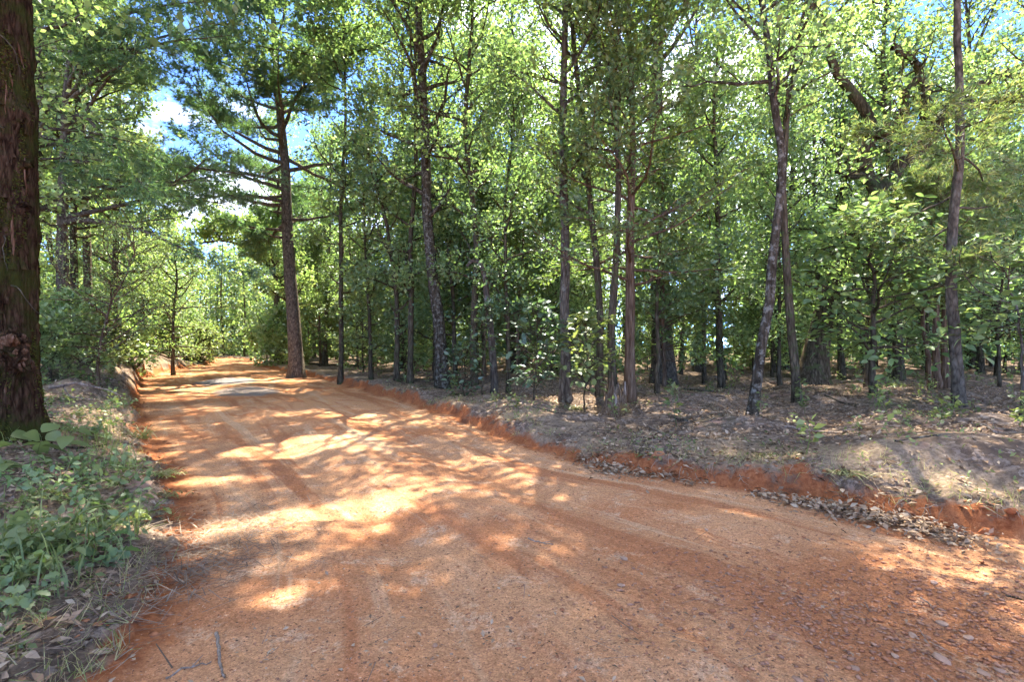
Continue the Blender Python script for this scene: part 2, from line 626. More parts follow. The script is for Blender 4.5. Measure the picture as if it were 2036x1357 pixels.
# ------------------------------------------------------------------ the ground: dirt road and forest floor
radii = [0.25]
while radii[-1] < 420:
    r = radii[-1]
    radii.append(r * (1.0 + (0.014 if 1.8 < r < 9 else 0.02 if r < 40 else 0.06)))
radii = np.array(radii)
ang = np.concatenate([np.radians(np.arange(-54, 54, 0.22)), np.radians(np.arange(54, 306, 2.5))])
na, nr = len(ang), len(radii)
GX = np.outer(radii, np.sin(ang)).ravel()
GY = np.outer(radii, np.cos(ang)).ravel()
GX = np.append(GX, 0.0)
GY = np.append(GY, 0.0)
gz, gd, gv = terrain(GX, GY)
gu = (GY * .82 - GX * .57)
i, j = np.meshgrid(np.arange(nr - 1), np.arange(na), indexing='ij')
j2 = (j + 1) % na
Q = np.stack([i * na + j, i * na + j2, (i + 1) * na + j2, (i + 1) * na + j], -1).reshape(-1, 4)[:, ::-1]
jj = np.arange(na)
TRI = np.stack([np.full(na, nr * na), jj, (jj + 1) % na], -1)[:, ::-1]
GV = np.stack([GX, GY, gz], 1)


def sub_mesh(name, qm, tri):
    F = Q[qm]
    used = np.unique(np.concatenate([F.ravel(), tri.ravel()])) if tri is not None else np.unique(F)
    mp = np.full(len(GV), -1)
    mp[used] = np.arange(len(used))
    return mesh_np(name, GV[used], mp[F], mp[tri] if tri is not None else None, True,
                   {"edge": gd[used], "across": gv[used], "along": gu[used]})


qd = gd[Q].mean(1)
road = tag(obj("road", sub_mesh("road", qd < 0.0, TRI), M['ground']), "red clay dirt road curving away to the left through the woods", None, None, "structure")
floor_ = tag(obj("forest_ground", sub_mesh("forest_ground", qd >= 0.0, None), M['ground']), "leaf covered forest ground with raw clay banks beside the road", None, None, "structure")
print("terrain", time.time() - T0)


# ------------------------------------------------------------------ wood and leaf builders
class Wood:
    def __init__(self):
        self.V, self.Q, self.n = [], [], 0

    def add(self, pts, rad, k=6, rough=0.0, rng=None, ph=0.0):
        pts = np.asarray(pts, float)
        rad = np.asarray(rad, float)
        t = np.gradient(pts, axis=0)
        t = nrm(t)
        ax = nrm(pts[-1] - pts[0])
        ref = np.array([1.0, 0, 0]) if abs(ax[0]) < .7 else np.array([0, 1.0, 0])
        a = nrm(np.cross(t, ref))
        b = np.cross(t, a)
        th = np.arange(k) / k * 2 * np.pi + ph
        rr = np.repeat(rad[:, None], k, 1)
        if rough and rng is not None:
            rr = rr * (1 + rough * (rng.random(rr.shape) - .5) + rough * .8 * (rng.random((1, k)) - .5))
        R = pts[:, None, :] + rr[..., None] * (np.cos(th)[None, :, None] * a[:, None, :] + np.sin(th)[None, :, None] * b[:, None, :])
        n = len(pts)
        i, j = np.meshgrid(np.arange(n - 1), np.arange(k), indexing='ij')
        j2 = (j + 1) % k
        q = np.stack([i * k + j, i * k + j2, (i + 1) * k + j2, (i + 1) * k + j], -1).reshape(-1, 4)
        self.V.append(R.reshape(-1, 3))
        self.Q.append(q + self.n)
        self.n += n * k

    def mesh(self, name):
        return mesh_np(name, np.vstack(self.V), np.vstack(self.Q), None, True)


def interp(pts, s):
    n = len(pts) - 1
    f = min(max(s, 0), 1) * n
    i = min(int(f), n - 1)
    return pts[i] + (pts[i + 1] - pts[i]) * (f - i)


def leaf_quads(P, S, rng, D=None, up=.6, aspect=.55, fold=.12, jit=.7, droop=0.0):
    n = len(P)
    nn = rng.normal(size=(n, 3)) * .75
    nn[:, 2] += up
    nn = nrm(nn)
    t = rng.normal(size=(n, 3)) * jit
    if D is not None:
        t = t + D
    t[:, 2] -= droop
    t = nrm(t - nn * np.sum(t * nn, 1, keepdims=True))
    b = np.cross(nn, t)
    S = np.broadcast_to(np.asarray(S, float), (n,))[:, None]
    V = np.empty((n, 4, 3))
    V[:, 0] = P
    V[:, 1] = P + t * S * .48 + b * S * aspect * .5 + nn * S * fold
    V[:, 2] = P + t * S - nn * S * fold * .3
    V[:, 3] = P + t * S * .48 - b * S * aspect * .5 + nn * S * fold
    return V.reshape(-1, 3), np.arange(n * 4).reshape(-1, 4)


def needle_tris(P, D, Ln, w, per, rng, spread=.75):
    n = len(P)
    P = np.repeat(P, per, 0)
    D = np.repeat(D, per, 0)
    d = nrm(D + rng.normal(size=D.shape) * spread)
    Lr = (Ln * (.7 + .5 * rng.random(len(P))))[:, None]
    s = nrm(np.cross(d, rng.normal(size=d.shape)))
    V = np.empty((len(P), 3, 3))
    V[:, 0] = P + s * w * .5
    V[:, 1] = P - s * w * .5
    V[:, 2] = P + d * Lr
    V[:, 2, 2] -= .15 * Lr[:, 0]
    return V.reshape(-1, 3), np.arange(len(P) * 3).reshape(-1, 3)


def lobed_leaves(P, S, rng, D=None, up=1.0, lobes=True, droop=.2):
    """large leaves with a lobed outline, ten triangles each"""
    n = len(P)
    nn = rng.normal(size=(n, 3)) * .4
    nn[:, 2] += up
    nn = nrm(nn)
    t = rng.normal(size=(n, 3)) * .5
    if D is not None:
        t = t + D
    t = nrm(t - nn * np.sum(t * nn, 1, keepdims=True))
    b = np.cross(nn, t)
    if lobes:
        prof = np.array([(0, 0), (.12, .10), (.30, .30), (.38, .17), (.58, .34), (.66, .18), (.84, .22), (1, 0)])
    else:
        prof = np.array([(0, 0), (.12, .16), (.3, .28), (.45, .31), (.6, .28), (.76, .19), (.9, .09), (1, 0)])
    S = np.broadcast_to(np.asarray(S, float), (n,))
    k = len(prof)
    V = np.empty((n, 3 * k, 3))
    for q, (a, h) in enumerate(prof):
        mid = P + (t * a - nn * droop * a * a)[:, :] * S[:, None]
        V[:, q] = mid
        V[:, k + q] = mid + (b * h + nn * .25 * h) * S[:, None]
        V[:, 2 * k + q] = mid + (-b * h + nn * .25 * h) * S[:, None]
    q0 = []
    for q in range(k - 1):
        q0.append((q, q + 1, k + q + 1, k + q))
        q0.append((q + 1, q, 2 * k + q, 2 * k + q + 1))
    q0 = np.array(q0)
    F = (q0[None] + (np.arange(n) * 3 * k)[:, None, None]).reshape(-1, 4)
    return V.reshape(-1, 3), F


# patches of sunlight on the road: gaps between the crowns let them through (centre x, y, half axes, turn)
PATCH = [(-1.78, 4.15, 1.15, .27, .55), (-2.95, 7.1, .95, .72, .6), (-3.0, 5.35, .5, .17, .2), (.36, 4.75, .20, .13, .3),
         (-3.3, 10.1, .55, .45, .2), (-1.95, 7.7, .22, .2, 0), (-7.6, 11.6, 1.2, .45, .1), (-12.8, 18.8, 1.2, .4, .2),
         (-7.6, 15.6, 1.6, .7, .3), (-5.0, 12.6, 1.0, .35, .1), (.03, 3.65, .22, .10, .6),
         (1.9, 4.3, .35, .07, -.6), (-1.05, 4.25, .10, .35, .1), 
         (3.9, 7.0, .9, .2, -.4), (6.8, 6.1, .8, .25, -.5), (3.2, 9.0, .9, .3, -.1), (7.4, 10.2, 1.2, .25, -.2), (-1.2, 2.9, .35, .08, .5)]


def lit(P, jit=.0, rng=None):
    """True where a point would shade one of the sunny patches"""
    k = P[:, 2] / TO_SUN[2]
    gx, gy = P[:, 0] - TO_SUN[0] * k, P[:, 1] - TO_SUN[1] * k
    wob = 1 + .7 * fbm(gx, gy, 2.0, 3, 31)
    m = np.zeros(len(P), bool)
    for (cx, cyy, a, b, th) in PATCH:
        dx, dy = gx - cx, gy - cyy
        u = dx * math.cos(th) + dy * math.sin(th)
        v = -dx * math.sin(th) + dy * math.cos(th)
        m |= (u / a) ** 2 + (v / b) ** 2 < wob
    return m


def grow(rng, tp, tr, cb=.3, n_limb=26, Lmax=3.5, el=(15, 55), curl=.06, sub=(5, 8), prof=None, sublen=.38, wig=.17,
         rfrac=.45, flat=0.0, az0=None, az_bias=None, ft=1.0, s0=.22):
    """limbs, branches and twig points for a trunk line tp with radii tr; returns limb list and twig arrays"""
    limbs, TP, TD = [], [], []
    prof = prof or (lambda f: .55 + .9 * f * (1 - f) * 2 - .35 * f * f)
    a0 = rng.random() * 6.28 if az0 is None else az0
    for i in range(n_limb):
        f0 = (i + rng.random() * .9) / n_limb * ft
        f = cb + (1 - cb) * f0
        base = interp(tp, f)
        rb = float(interp(tr[:, None], f)[0])
        Ln = Lmax * prof(f0) * (.65 + .6 * rng.random())
        az = a0 + i * 2.4 + rng.normal() * .4
        if az_bias is not None and rng.random() < az_bias[1]:
            az = az_bias[0] + rng.normal() * .5
        e = math.radians(el[0] + (el[1] - el[0]) * f0 + rng.normal() * 8)
        d = np.array([math.cos(az) * math.cos(e), math.sin(az) * math.cos(e), math.sin(e)])
        r0 = max(min(rb * .8, rfrac * rb + .006 * Ln), .012)
        m = 8
        pts, ds = [base.copy()], [d]
        for _ in range(m - 1):
            d = d + rng.normal(size=3) * wig
            d[2] += curl
            d = nrm(d)
            ds.append(d)
            pts.append(pts[-1] + d * Ln / (m - 1))
        pts = np.array(pts)
        w = Wood()
        w.add(pts, np.linspace(r0, .006, m) ** 1.0, 7 if r0 > .05 else 5)
        ns = rng.integers(*sub)
        for q in range(ns):
            s = s0 + (1 - s0) * (q + rng.random()) / ns
            bp = interp(pts, s)
            dl = ds[min(int(s * (m - 1)), m - 1)]
            side = nrm(np.cross(dl, [0, 0, 1.0])) * (1 if q % 2 else -1)
            dd = nrm(dl * .8 + side * (.5 + .6 * rng.random()) + np.array([0, 0, rng.normal() * .35 * (1 - flat) + .1]))
            sl = Ln * sublen * (1.15 - .6 * s) * (.7 + .6 * rng.random()) + .12
            sp = [bp]
            d2 = dd
            for _ in range(3):
                d2 = nrm(d2 + rng.normal(size=3) * wig * 1.2 + np.array([0, 0, curl]))
                sp.append(sp[-1] + d2 * sl / 3)
            sp = np.array(sp)
            w.add(sp, np.linspace(max(r0 * (1 - s) * .5, .007), .003, 4), 4)
            for s2 in (.35, .6, .8, 1.0):
                TP.append(interp(sp, s2))
                TD.append(d2)
        TP.append(pts[-1])
        TD.append(ds[-1])
        TP.append(interp(pts, .85))
        TD.append(ds[-2])
        limbs.append(w)
    TP.append(tp[-1])
    TD.append(np.array([0, 0, 1.0]))
    return limbs, np.array(TP), np.array(TD)


def foliage(kind, TP, TD, rng, n, size, sig=.25, world_off=None, keep=.0, per=14, up=.6):
    """a crown mesh from twig points"""
    if kind == 'leaf':
        n = int(n * 1.28)
    idx = rng.integers(0, len(TP), n)
    dens = rng.random(len(TP)) < .9
    idx = idx[dens[idx]]
    P = TP[idx] + rng.normal(size=(len(idx), 3)) * sig * .78 * np.array([1, 1, .75])
    D = nrm(TD[idx] + (P - TP[idx]) * 1.5)
    if world_off is not None:
        m = lit(P + world_off) & (rng.random(len(P)) > keep)
        P, D = P[~m], D[~m]
    n = len(P)
    if kind == 'needle':
        V, F = needle_tris(P, D, size * .92, size * .115, max(per - 3, 6), rng)
        return mesh_np("crown", V, None, F)
    if kind == 'spray':
        V, F = leaf_quads(P, size * (.6 + .8 * rng.random(n)), rng, D * 1.4, up, .42, .05, .6, .1)
    elif kind == 'lobed':
        V, F = lobed_leaves(P, size * (.7 + .6 * rng.random(n)), rng, D, up, True)
    elif kind == 'broad':
        V, F = lobed_leaves(P, size * (.7 + .6 * rng.random(n)), rng, D, up, False)
    else:
        V, F = leaf_quads(P, size * 1.08 * (.45 + 1.0 * rng.random(n)), rng, D, up, .62, .10, .7, .25)
    return mesh_np("crown", V, F)


def px_trunk(base, pts, wpx, d, hmax, rng, wig=.012, flare=1.6, n=22, rtop=.25):
    """trunk line through pixels at depth d, carried on to height hmax; local to base"""
    P = [at(px, py, d) for px, py in pts]
    P = [np.array(base)] + [p for p in P if p[2] > base[2] + .25]
    P = np.array(P) - np.array(base)
    if P[-1][2] < hmax:
        dr = nrm(P[-1] - P[-2]) * .6 + np.array([0, 0, .5])
        dr = nrm(dr)
        k = (hmax - P[-1][2]) / dr[2]
        P = np.vstack([P, P[-1] + dr * k * .5 + rng.normal(size=3) * .15, P[-1] + dr * k])
    C = crom([tuple(p) for p in P], 8)
    seg = np.concatenate([[0], np.cumsum(np.linalg.norm(np.diff(C, axis=0), axis=1))])
    s = np.concatenate([np.array([0, .02, .05, .1]) * min(1, 1.5 / seg[-1] * 8), np.linspace(.12, 1, n)]) * seg[-1]
    s = np.unique(np.clip(s, 0, seg[-1]))
    tp = np.stack([np.interp(s, seg, C[:, q]) for q in range(3)], 1)
    tp[1:, :2] += np.cumsum(rng.normal(size=(len(tp) - 1, 2)), 0) * wig
    r0 = wpx * .5 / FPX * d
    f = s / seg[-1]
    tr = r0 * (1 - (1 - rtop) * f ** 1.1)
    tr = tr * (1 + (flare - 1) * np.exp(-s / (.12 + r0 * 1.2)))
    tr[-1] *= .5
    tp[0, 2] -= .12
    return tp, tr


def hero(name, label, cat, base, trunk, bark, crowns, split=False, group=None, rng=None, k=12, shade_crowns=None):
    """one tree: empty at its foot > trunk, (limb), crown"""
    tp, tr = trunk
    root = tag(empty(name, base), label, cat, group)
    w = Wood()
    w.add(tp, tr, k, .12, rng)
    first = True
    jobs = []
    for c in crowns:
        limbs, TP, TD = grow(rng, tp, tr, **c.get('grow', {}))
        jobs.append((c, limbs, TP, TD))
        if not split:
            for lw in limbs:
                for v, q in zip(lw.V, lw.Q):
                    w.V.append(v)
                    w.Q.append(q + w.n)
                w.n += lw.n
    obj("trunk", w.mesh("trunk"), M[bark], root)
    for c, limbs, TP, TD in jobs:
        if split:
            for lw in limbs:
                obj("limb", lw.mesh("limb"), M[bark], root)
        if c.get('n', 0):
            me = foliage(c['kind'], TP, TD, rng, c['n'], c['size'], c.get('sig', .25), np.array(base), c.get('keep', .02), c.get('per', 14), c.get('up', .6))
            obj("crown", me, M[c['mat']], root)
    return root


def base_at(px, d):
    x = (px - CXP) / FPX * d
    return np.array([x, d, H(x, d)])


HERO_SPOTS = []


def spot(b, r=1.0):
    HERO_SPOTS.append((b[0], b[1], r))


PI = math.pi
# ------------------------------------------------------------------ the tall pine beside the road
rng = np.random.default_rng(101)
b = base_at(590, 23)
spot(b, 2.2)
tp, tr = px_trunk(b, [(583, 640), (574, 520), (570, 440), (566, 340), (556, 230), (545, 120), (540, 30)], 27, 23, 18.2, rng, .01, 1.5)
pine_prof = lambda f: 1.0 - .62 * f ** 1.4
hero("pine_tree", "tall pine with thick straight trunk at the right road edge before the bend", "tree", b, (tp, tr), 'bark_pine',
     [dict(grow=dict(cb=.37, n_limb=13, Lmax=5.2, el=(-6, 12), curl=.03, sub=(7, 10), s0=.4, az_bias=(3.0, .35), sublen=.28, wig=.15, flat=.8, rfrac=.3, ft=.24),
           kind='needle', mat='needle', n=3800, size=.27, sig=.19, per=12, keep=1.0),
      dict(grow=dict(cb=.52, n_limb=40, Lmax=4.7, el=(0, 45), curl=.05, sub=(8, 12), s0=.4, prof=pine_prof, sublen=.30, wig=.16, flat=.7, rfrac=.34),
           kind='needle', mat='needle', n=17500, size=.27, sig=.2, per=12, keep=.85)], True, None, rng, 18)

# pines on the left
b = base_at(125, 15)
spot(b)
tp, tr = px_trunk(b, [(122, 600), (124, 450), (130, 300), (136, 140)], 22, 15, 14.5, rng, .012, 1.4)
hero("pine_tree", "slender grey pine with long level limbs, nearest one behind the mossy old trunk", "tree", b, (tp, tr), 'bark_pine',
     [dict(grow=dict(cb=.32, n_limb=38, Lmax=5.4, el=(0, 30), curl=.02, sub=(7, 11), prof=lambda f: 1.05 - .45 * f, sublen=.30, wig=.12, flat=.7, rfrac=.4, az_bias=(-.2, .55)),
           kind='needle', mat='needle', n=9500, size=.22, sig=.17, per=12, keep=.2)], True, None, rng, 14)
b = base_at(179, 22)
spot(b)
tp, tr = px_trunk(b, [(176, 600), (170, 450), (164, 330), (158, 240)], 16, 22, 18, rng, .012, 1.4)
hero("pine_tree", "straight grey pine with bare trunk, standing right of the nearest slender pine", "tree", b, (tp, tr), 'bark_pine',
     [dict(grow=dict(cb=.38, n_limb=30, Lmax=4.2, el=(0, 35), curl=.03, sub=(6, 9), prof=pine_prof, sublen=.32, wig=.13, flat=.6, rfrac=.35, az_bias=(-.3, .3)),
           kind='needle', mat='needle_yellow', n=4500, size=.25, sig=.2, per=12)], True, None, rng, 12)


# ------------------------------------------------------------------ hardwoods of the right bank and the left side
def hw(label, px, d, pts, wpx, h, bark='bark', mat='leaf', n=7000, size=.11, cb=.3, nl=26, Lm=2.6, el=(12, 55), seed=1, split=False, sig=.26,
       name="hardwood_tree", cat="tree", k=10, kind='leaf', gr=None, flare=1.5, shade_crowns=None, group=None, up=.6, base=None):
    rng = np.random.default_rng(seed)
    b = base_at(px, d) if base is None else base
    spot(b, .8)
    t = px_trunk(b, pts, wpx, b[1], h, rng, .012, flare)
    g = dict(cb=cb, n_limb=nl, Lmax=Lm, el=el)
    g.update(gr or {})
    cr = [dict(grow=g, kind=kind, mat=mat, n=n, size=size, sig=sig, up=up)] + (shade_crowns or [])
    return hero(name, label, cat, b, t, bark, cr, split, group, rng, k)


hw("dark hardwood trunk on the left, half hidden between the two grey pines", 147, 18, [(148, 600), (146, 450), (150, 300), (155, 150)], 15, 13, 'bark_dark', 'leaf_yellow', 7000, .13, .4, seed=2, Lm=3)
hw("dark trunk with bright leaves left of the road, right of the two pines", 228, 27, [(227, 600), (232, 450), (236, 330)], 14, 15, 'bark_dark', 'leaf_yellow', 7500, .16, .2, 30, 3.6, seed=3)
hw("thin dark tree left of the road, standing behind the low roadside shrubs", 285, 29, [(284, 600), (286, 500), (280, 400)], 8, 11, 'bark_dark', 'leaf_yellow', 6000, .16, .2, 26, 3.0, seed=4)
hw("dark tree behind the tall pine with a trunk that arches left over the road", 597, 27, [(588, 660), (574, 600), (545, 540), (505, 500), (455, 480), (400, 485)], 13, 5.7, 'bark_dark', 'leaf_yellow', 6500, .16, .35, 22, 2.6, (20, 50), seed=5)
hw("thin straight pole of a tree, first one right of the tall pine", 677, 19, [(676, 600), (674, 500), (673, 430)], 10, 16, 'bark_dark', 'leaf', 6000, .12, .2, 28, 1.8, seed=6,
   shade_crowns=[dict(grow=dict(cb=.70, n_limb=18, Lmax=4.6, el=(0, 45), az_bias=(-2.2, .6), sub=(7, 10)), kind='leaf', mat='leaf', n=9500, size=.16, sig=.36)])  # wide top limbs added to shade the road
hw("thin crooked tree, second right of the tall pine, trunk covered in small leaves", 738, 19, [(735, 600), (730, 480)], 8, 9, 'bark_dark', 'leaf', 5000, .12, .15, 26, 1.9, seed=7)
hw("slim dark trunk, left one of a close pair before the tall sweet gum", 790, 17, [(786, 600), (770, 480), (760, 420)], 11, 9.5, 'bark_dark', 'leaf_dark', 5000, .11, .18, 26, 1.8, seed=8)
hw("slim dark trunk, right one of a close pair left of the tall sweet gum", 815, 16.2, [(817, 600), (812, 480), (820, 350)], 12, 16, 'bark_dark', 'leaf', 6500, .11, .2, 30, 1.9, seed=9,
   shade_crowns=[dict(grow=dict(cb=.74, n_limb=18, Lmax=6.2, el=(0, 45), az_bias=(3.3, .85), sub=(7, 10)), kind='leaf', mat='leaf', n=11000, size=.16, sig=.36)])  # long limbs towards the road, added high up to block the sun
hw("tall sweet gum with a mottled trunk at the top of the right bank", 880, 15, [(874, 660), (862, 560), (853, 450), (850, 330), (846, 200), (838, 60), (833, -60)], 25, 17.5, 'bark_lichen', 'leaf', 9500, .105, .30, 38, 2.9, (15, 62), seed=10, split=True, k=14, sig=.24,
   shade_crowns=[dict(grow=dict(cb=.74, n_limb=16, Lmax=6.0, el=(0, 40), az_bias=(-1.9, .85), sub=(7, 10)), kind='leaf', mat='leaf', n=10500, size=.15, sig=.36)])  # overhang above the view, added to shade the near road
hw("slim trunk close behind the tall sweet gum on its right", 906, 17, [(903, 600), (896, 500)], 10, 9, 'bark_dark', 'leaf_dark', 4600, .11, .2, 24, 1.8, seed=11)
hw("dark trunk with a forking crown halfway between the sweet gum and the broken snag", 942, 14.5, [(943, 620), (946, 500), (935, 380), (925, 250), (935, 130)], 15, 13.5, 'bark_dark', 'leaf', 7000, .105, .25, 32, 2.2, seed=12)
hw("very thin straight tree just right of the broken snag", 1011, 13.2, [(1008, 600), (1003, 480), (1000, 400)], 9, 8.5, 'bark_dark', 'leaf_dark', 4600, .10, .2, 26, 1.6, seed=13)
hw("straight dark trunk on the bank, between the broken snag and the rotten stump", 1126, 11.4, [(1126, 640), (1124, 500), (1122, 380), (1120, 280)], 21, 13.5, 'bark', 'leaf', 7500, .095, .36, 30, 2.2, seed=14, split=True, k=14,
   shade_crowns=[dict(grow=dict(cb=.70, n_limb=16, Lmax=5.6, el=(2, 40), az_bias=(-2.6, .85), sub=(7, 10)), kind='leaf', mat='leaf', n=10500, size=.14, sig=.36)])  # high limbs reaching over the road, put in to cast shade on it
hw("dark leaning trunk, left one of the pair behind the rotten stump", 1192, 11.6, [(1190, 640), (1182, 520), (1168, 420), (1160, 300)], 15, 13.5, 'bark_dark', 'leaf', 6000, .095, .30, 28, 1.9, seed=15,
   shade_crowns=[dict(grow=dict(cb=.80, n_limb=18, Lmax=4.2, el=(0, 45), az_bias=(-1.6, .4), sub=(7, 10)), kind='leaf', mat='leaf', n=11000, size=.14, sig=.36)])  # top crown added above the view to keep the foreground road shaded
hw("dark trunk standing directly behind the rotten stump", 1216, 10.6, [(1217, 640), (1222, 560), (1226, 420), (1230, 300)], 17, 10, 'bark_dark', 'leaf', 2600, .09, .5, 20, 1.5, seed=16)
hw("thick grey pine trunk in the woods behind the cedar", 1320, 18, [(1316, 640), (1310, 560), (1305, 420), (1302, 200)], 40, 18, 'bark_pine', 'needle', 2600, .2, .55, 24, 3.0, (5, 40), seed=17, k=16, kind='needle', name="pine_tree", split=True)
hw("very thin dark tree in front of the thick grey pine trunk", 1308, 12.8, [(1306, 700), (1303, 600), (1308, 520)], 9, 6.5, 'bark_dark', 'leaf_dark', 3500, .10, .3, 20, 1.4, seed=18)
hw("thin dark tree in the woods, first one right of the thick grey pine trunk", 1401, 18, [(1401, 640), (1400, 540)], 9, 9, 'bark_dark', 'leaf', 4800, .12, .25, 24, 1.9, seed=19)
hw("bent dark trunk in the woods left of the leaning tree", 1436, 16, [(1430, 690), (1430, 620), (1424, 560), (1430, 400)], 14, 11, 'bark_dark', 'leaf', 5600, .115, .25, 26, 2.2, seed=20)
hw("leaning lichen spotted tree at the front of the woods, right of the stump", 1492, 7.7, [(1500, 780), (1512, 700), (1524, 620), (1534, 540), (1545, 420), (1552, 330), (1545, 270), (1530, 180)], 20, 11, 'bark_lichen', 'leaf', 7000, .085, .45, 28, 2.0, (8, 50), seed=21, gr=dict(az_bias=(3.2, .45)), split=True, k=16, flare=1.5,
   shade_crowns=[dict(grow=dict(cb=.68, n_limb=14, Lmax=4.6, el=(5, 45), az_bias=(-2.4, .95), sub=(7, 10)), kind='leaf', mat='leaf', n=9500, size=.13, sig=.36)])  # unseen high limbs, added for their shade on the near road
hw("very thin tree just right of the leaning lichen spotted tree", 1551, 15, [(1552, 640), (1556, 500)], 8, 8, 'bark_dark', 'leaf', 4200, .11, .2, 22, 1.7, seed=22)

# the crooked oak
rng = np.random.default_rng(33)
b = base_at(1612, 15.5)
spot(b, 1.5)
t_oak = px_trunk(b, [(1622, 700), (1640, 620), (1668, 540), (1705, 450), (1742, 385), (1722, 350), (1716, 310), (1732, 268), (1722, 225), (1690, 180), (1655, 130)], 42, 15.5, 13.5, rng, .004, 2.0, 60, .12)
oak = hero("oak_tree", "big old oak with thick leaning trunk and crooked dark limbs against the sky", "tree", b, t_oak, 'bark_dark',
           [dict(grow=dict(cb=.80, n_limb=13, Lmax=3.8, el=(0, 50), curl=.05, sub=(6, 9), wig=.26, sublen=.42), kind='leaf', mat='leaf_yellow', n=3400, size=.13, sig=.34)], True, None, rng, 16)
for path, r0 in (([(1727, 268), (1752, 262), (1778, 250), (1796, 232), (1800, 190), (1830, 150)], .21), ([(1722, 345), (1700, 352), (1672, 345), (1640, 340)], .11),
                 ([(1742, 385), (1790, 330), (1850, 270), (1880, 225), (1960, 205), (2030, 190)], .23), ([(1850, 270), (1842, 225), (1838, 180), (1815, 120), (1770, 95)], .18),
                 ([(1880, 225), (1905, 190), (1975, 155), (2036, 128)], .16)):
    P = np.array([at(px, py, 15.5 - .25 * q) for q, (px, py) in enumerate(path)]) - b
    C = crom([tuple(p) for p in P], 5)
    C[1:] += rng.normal(size=C[1:].shape) * .03
    w = Wood()
    w.add(C, np.linspace(r0, r0 * .35, len(C)), 9, .15, rng)
    twp, twd = [], []
    for q in range(14):
        s = .3 + .7 * rng.random()
        p0 = interp(C, s)
        d = nrm(rng.normal(size=3) + np.array([0, -.2, .5]))
        sp = [p0]
        for _ in range(4):
            d = nrm(d + rng.normal(size=3) * .3)
            sp.append(sp[-1] + d * .32)
        w.add(sp, np.linspace(.03, .006, 5), 5)
        twp += sp[2:]
        twd += [d] * 3
    obj("limb", w.mesh("limb"), M['bark_dark'], oak)
    obj("crown", foliage('leaf', np.array(twp), np.array(twd), rng, 240, .13, .32, b, .0), M['leaf_yellow'], oak)

# cedar
rng = np.random.default_rng(34)
b = ground(1252, 800)
spot(b, 1.5)
t = px_trunk(b, [(1252, 700), (1254, 560), (1256, 420), (1258, 280), (1256, 120), (1252, -30)], 21, b[1], 10.6, rng, .01, 1.5)
hero("cedar_tree", "red cedar with reddish peeling trunk and dark sprays, behind the rotten stump", "tree", b, t, 'bark_cedar',
     [dict(grow=dict(cb=.27, n_limb=64, Lmax=2.9, el=(2, 45), curl=.045, sub=(7, 11), prof=lambda f: .95 - .6 * f, sublen=.34, wig=.12, rfrac=.25, flat=.3),
           kind='spray', mat='cedar', n=24000, size=.12, sig=.12, up=.9)], False, None, rng, 14)

# slender pine on the right and the pine saplings behind it
rng = np.random.default_rng(35)
b = ground(1908, 808)
spot(b, 1.0)
t = px_trunk(b, [(1903, 740), (1896, 640), (1892, 540), (1898, 430), (1910, 320), (1914, 200), (1908, 90), (1902, -40)], 21, b[1], 11.5, rng, .006, 1.35)
hero("pine_tree", "slender pine with scaly bark at the right, in front of the reddish trio", "tree", b, t, 'bark_pine',
     [dict(grow=dict(cb=.27, n_limb=9, Lmax=2.0, el=(-4, 20), curl=.03, sub=(5, 8), sublen=.32, wig=.16, rfrac=.22, flat=.5, ft=.28),
           kind='needle', mat='needle_yellow', n=1200, size=.19, sig=.14, per=12),
      dict(grow=dict(cb=.74, n_limb=16, Lmax=2.3, el=(10, 45), curl=.03, sub=(5, 8), sublen=.32, wig=.16, rfrac=.22, flat=.5),
           kind='needle', mat='needle_yellow', n=2200, size=.19, sig=.14, per=12)], True, None, rng, 16)
for px, dd, w_, lab, sd in ((1852, 13.4, 10, "thin wavy pine sapling, leftmost stem of the reddish trio behind the slender pine", 36), (1864, 13.0, 14, "dark middle stem of the reddish pine trio behind the slender pine", 37),
                            (1880, 13.6, 13, "straight reddish stem, rightmost of the pine trio behind the slender pine", 38)):
    hw(lab, px, dd, [(px - 8, 680), (px - (14 if sd == 36 else 6), 640), (px - 4, 560), (px + 4, 470), (px - 6, 400)], w_, 5.4, 'bark_cedar', 'needle_yellow', 1500, .17, .45, 20, 1.6, (0, 40), seed=sd, kind='needle', name="pine_sapling", cat="tree", sig=.16)
hw("dark forked tree with large drooping leaves, in front of the big old oak", 1736, 11.6, [(1736, 690), (1737, 600), (1738, 540), (1715, 500), (1690, 470)], 14, 3.7, 'bark_dark', 'leaf', 2100, .19, .30, 26, 2.4, (0, 28), seed=39, kind='broad', k=10, sig=.34, up=1.0)
hw("thin dark stem close to the left of the forked tree with large leaves", 1722, 14.5, [(1724, 690), (1726, 600)], 10, 5, 'bark_dark', 'leaf', 2600, .11, .3, 20, 1.4, seed=40)
hw("thick dark trunk deep in the woods between the forked tree and the pine trio", 1784, 18, [(1782, 640), (1775, 540), (1768, 420), (1765, 300)], 20, 14, 'bark_dark', 'leaf_yellow', 7000, .13, .35, 28, 2.8, seed=41)
hw("thin sapling at the far right, standing in the shade right of the slender pine", 1986, 13, [(1986, 700), (1987, 640)], 7, 5, 'bark_dark', 'leaf_dark', 3200, .10, .3, 20, 1.5, seed=42)
# leafy shrub at the right border
hw("low branch of pale broad leaves hanging in sunlight at the right border", 2030, 8.6, [(2026, 740), (2020, 660), (2006, 600)], 7, 2.6, 'bark', 'leaf_yellow', 420, .17, .5, 12, 1.3, (0, 25), seed=43, kind='broad', sig=.14, name="shrub", cat="shrub", up=1.2)

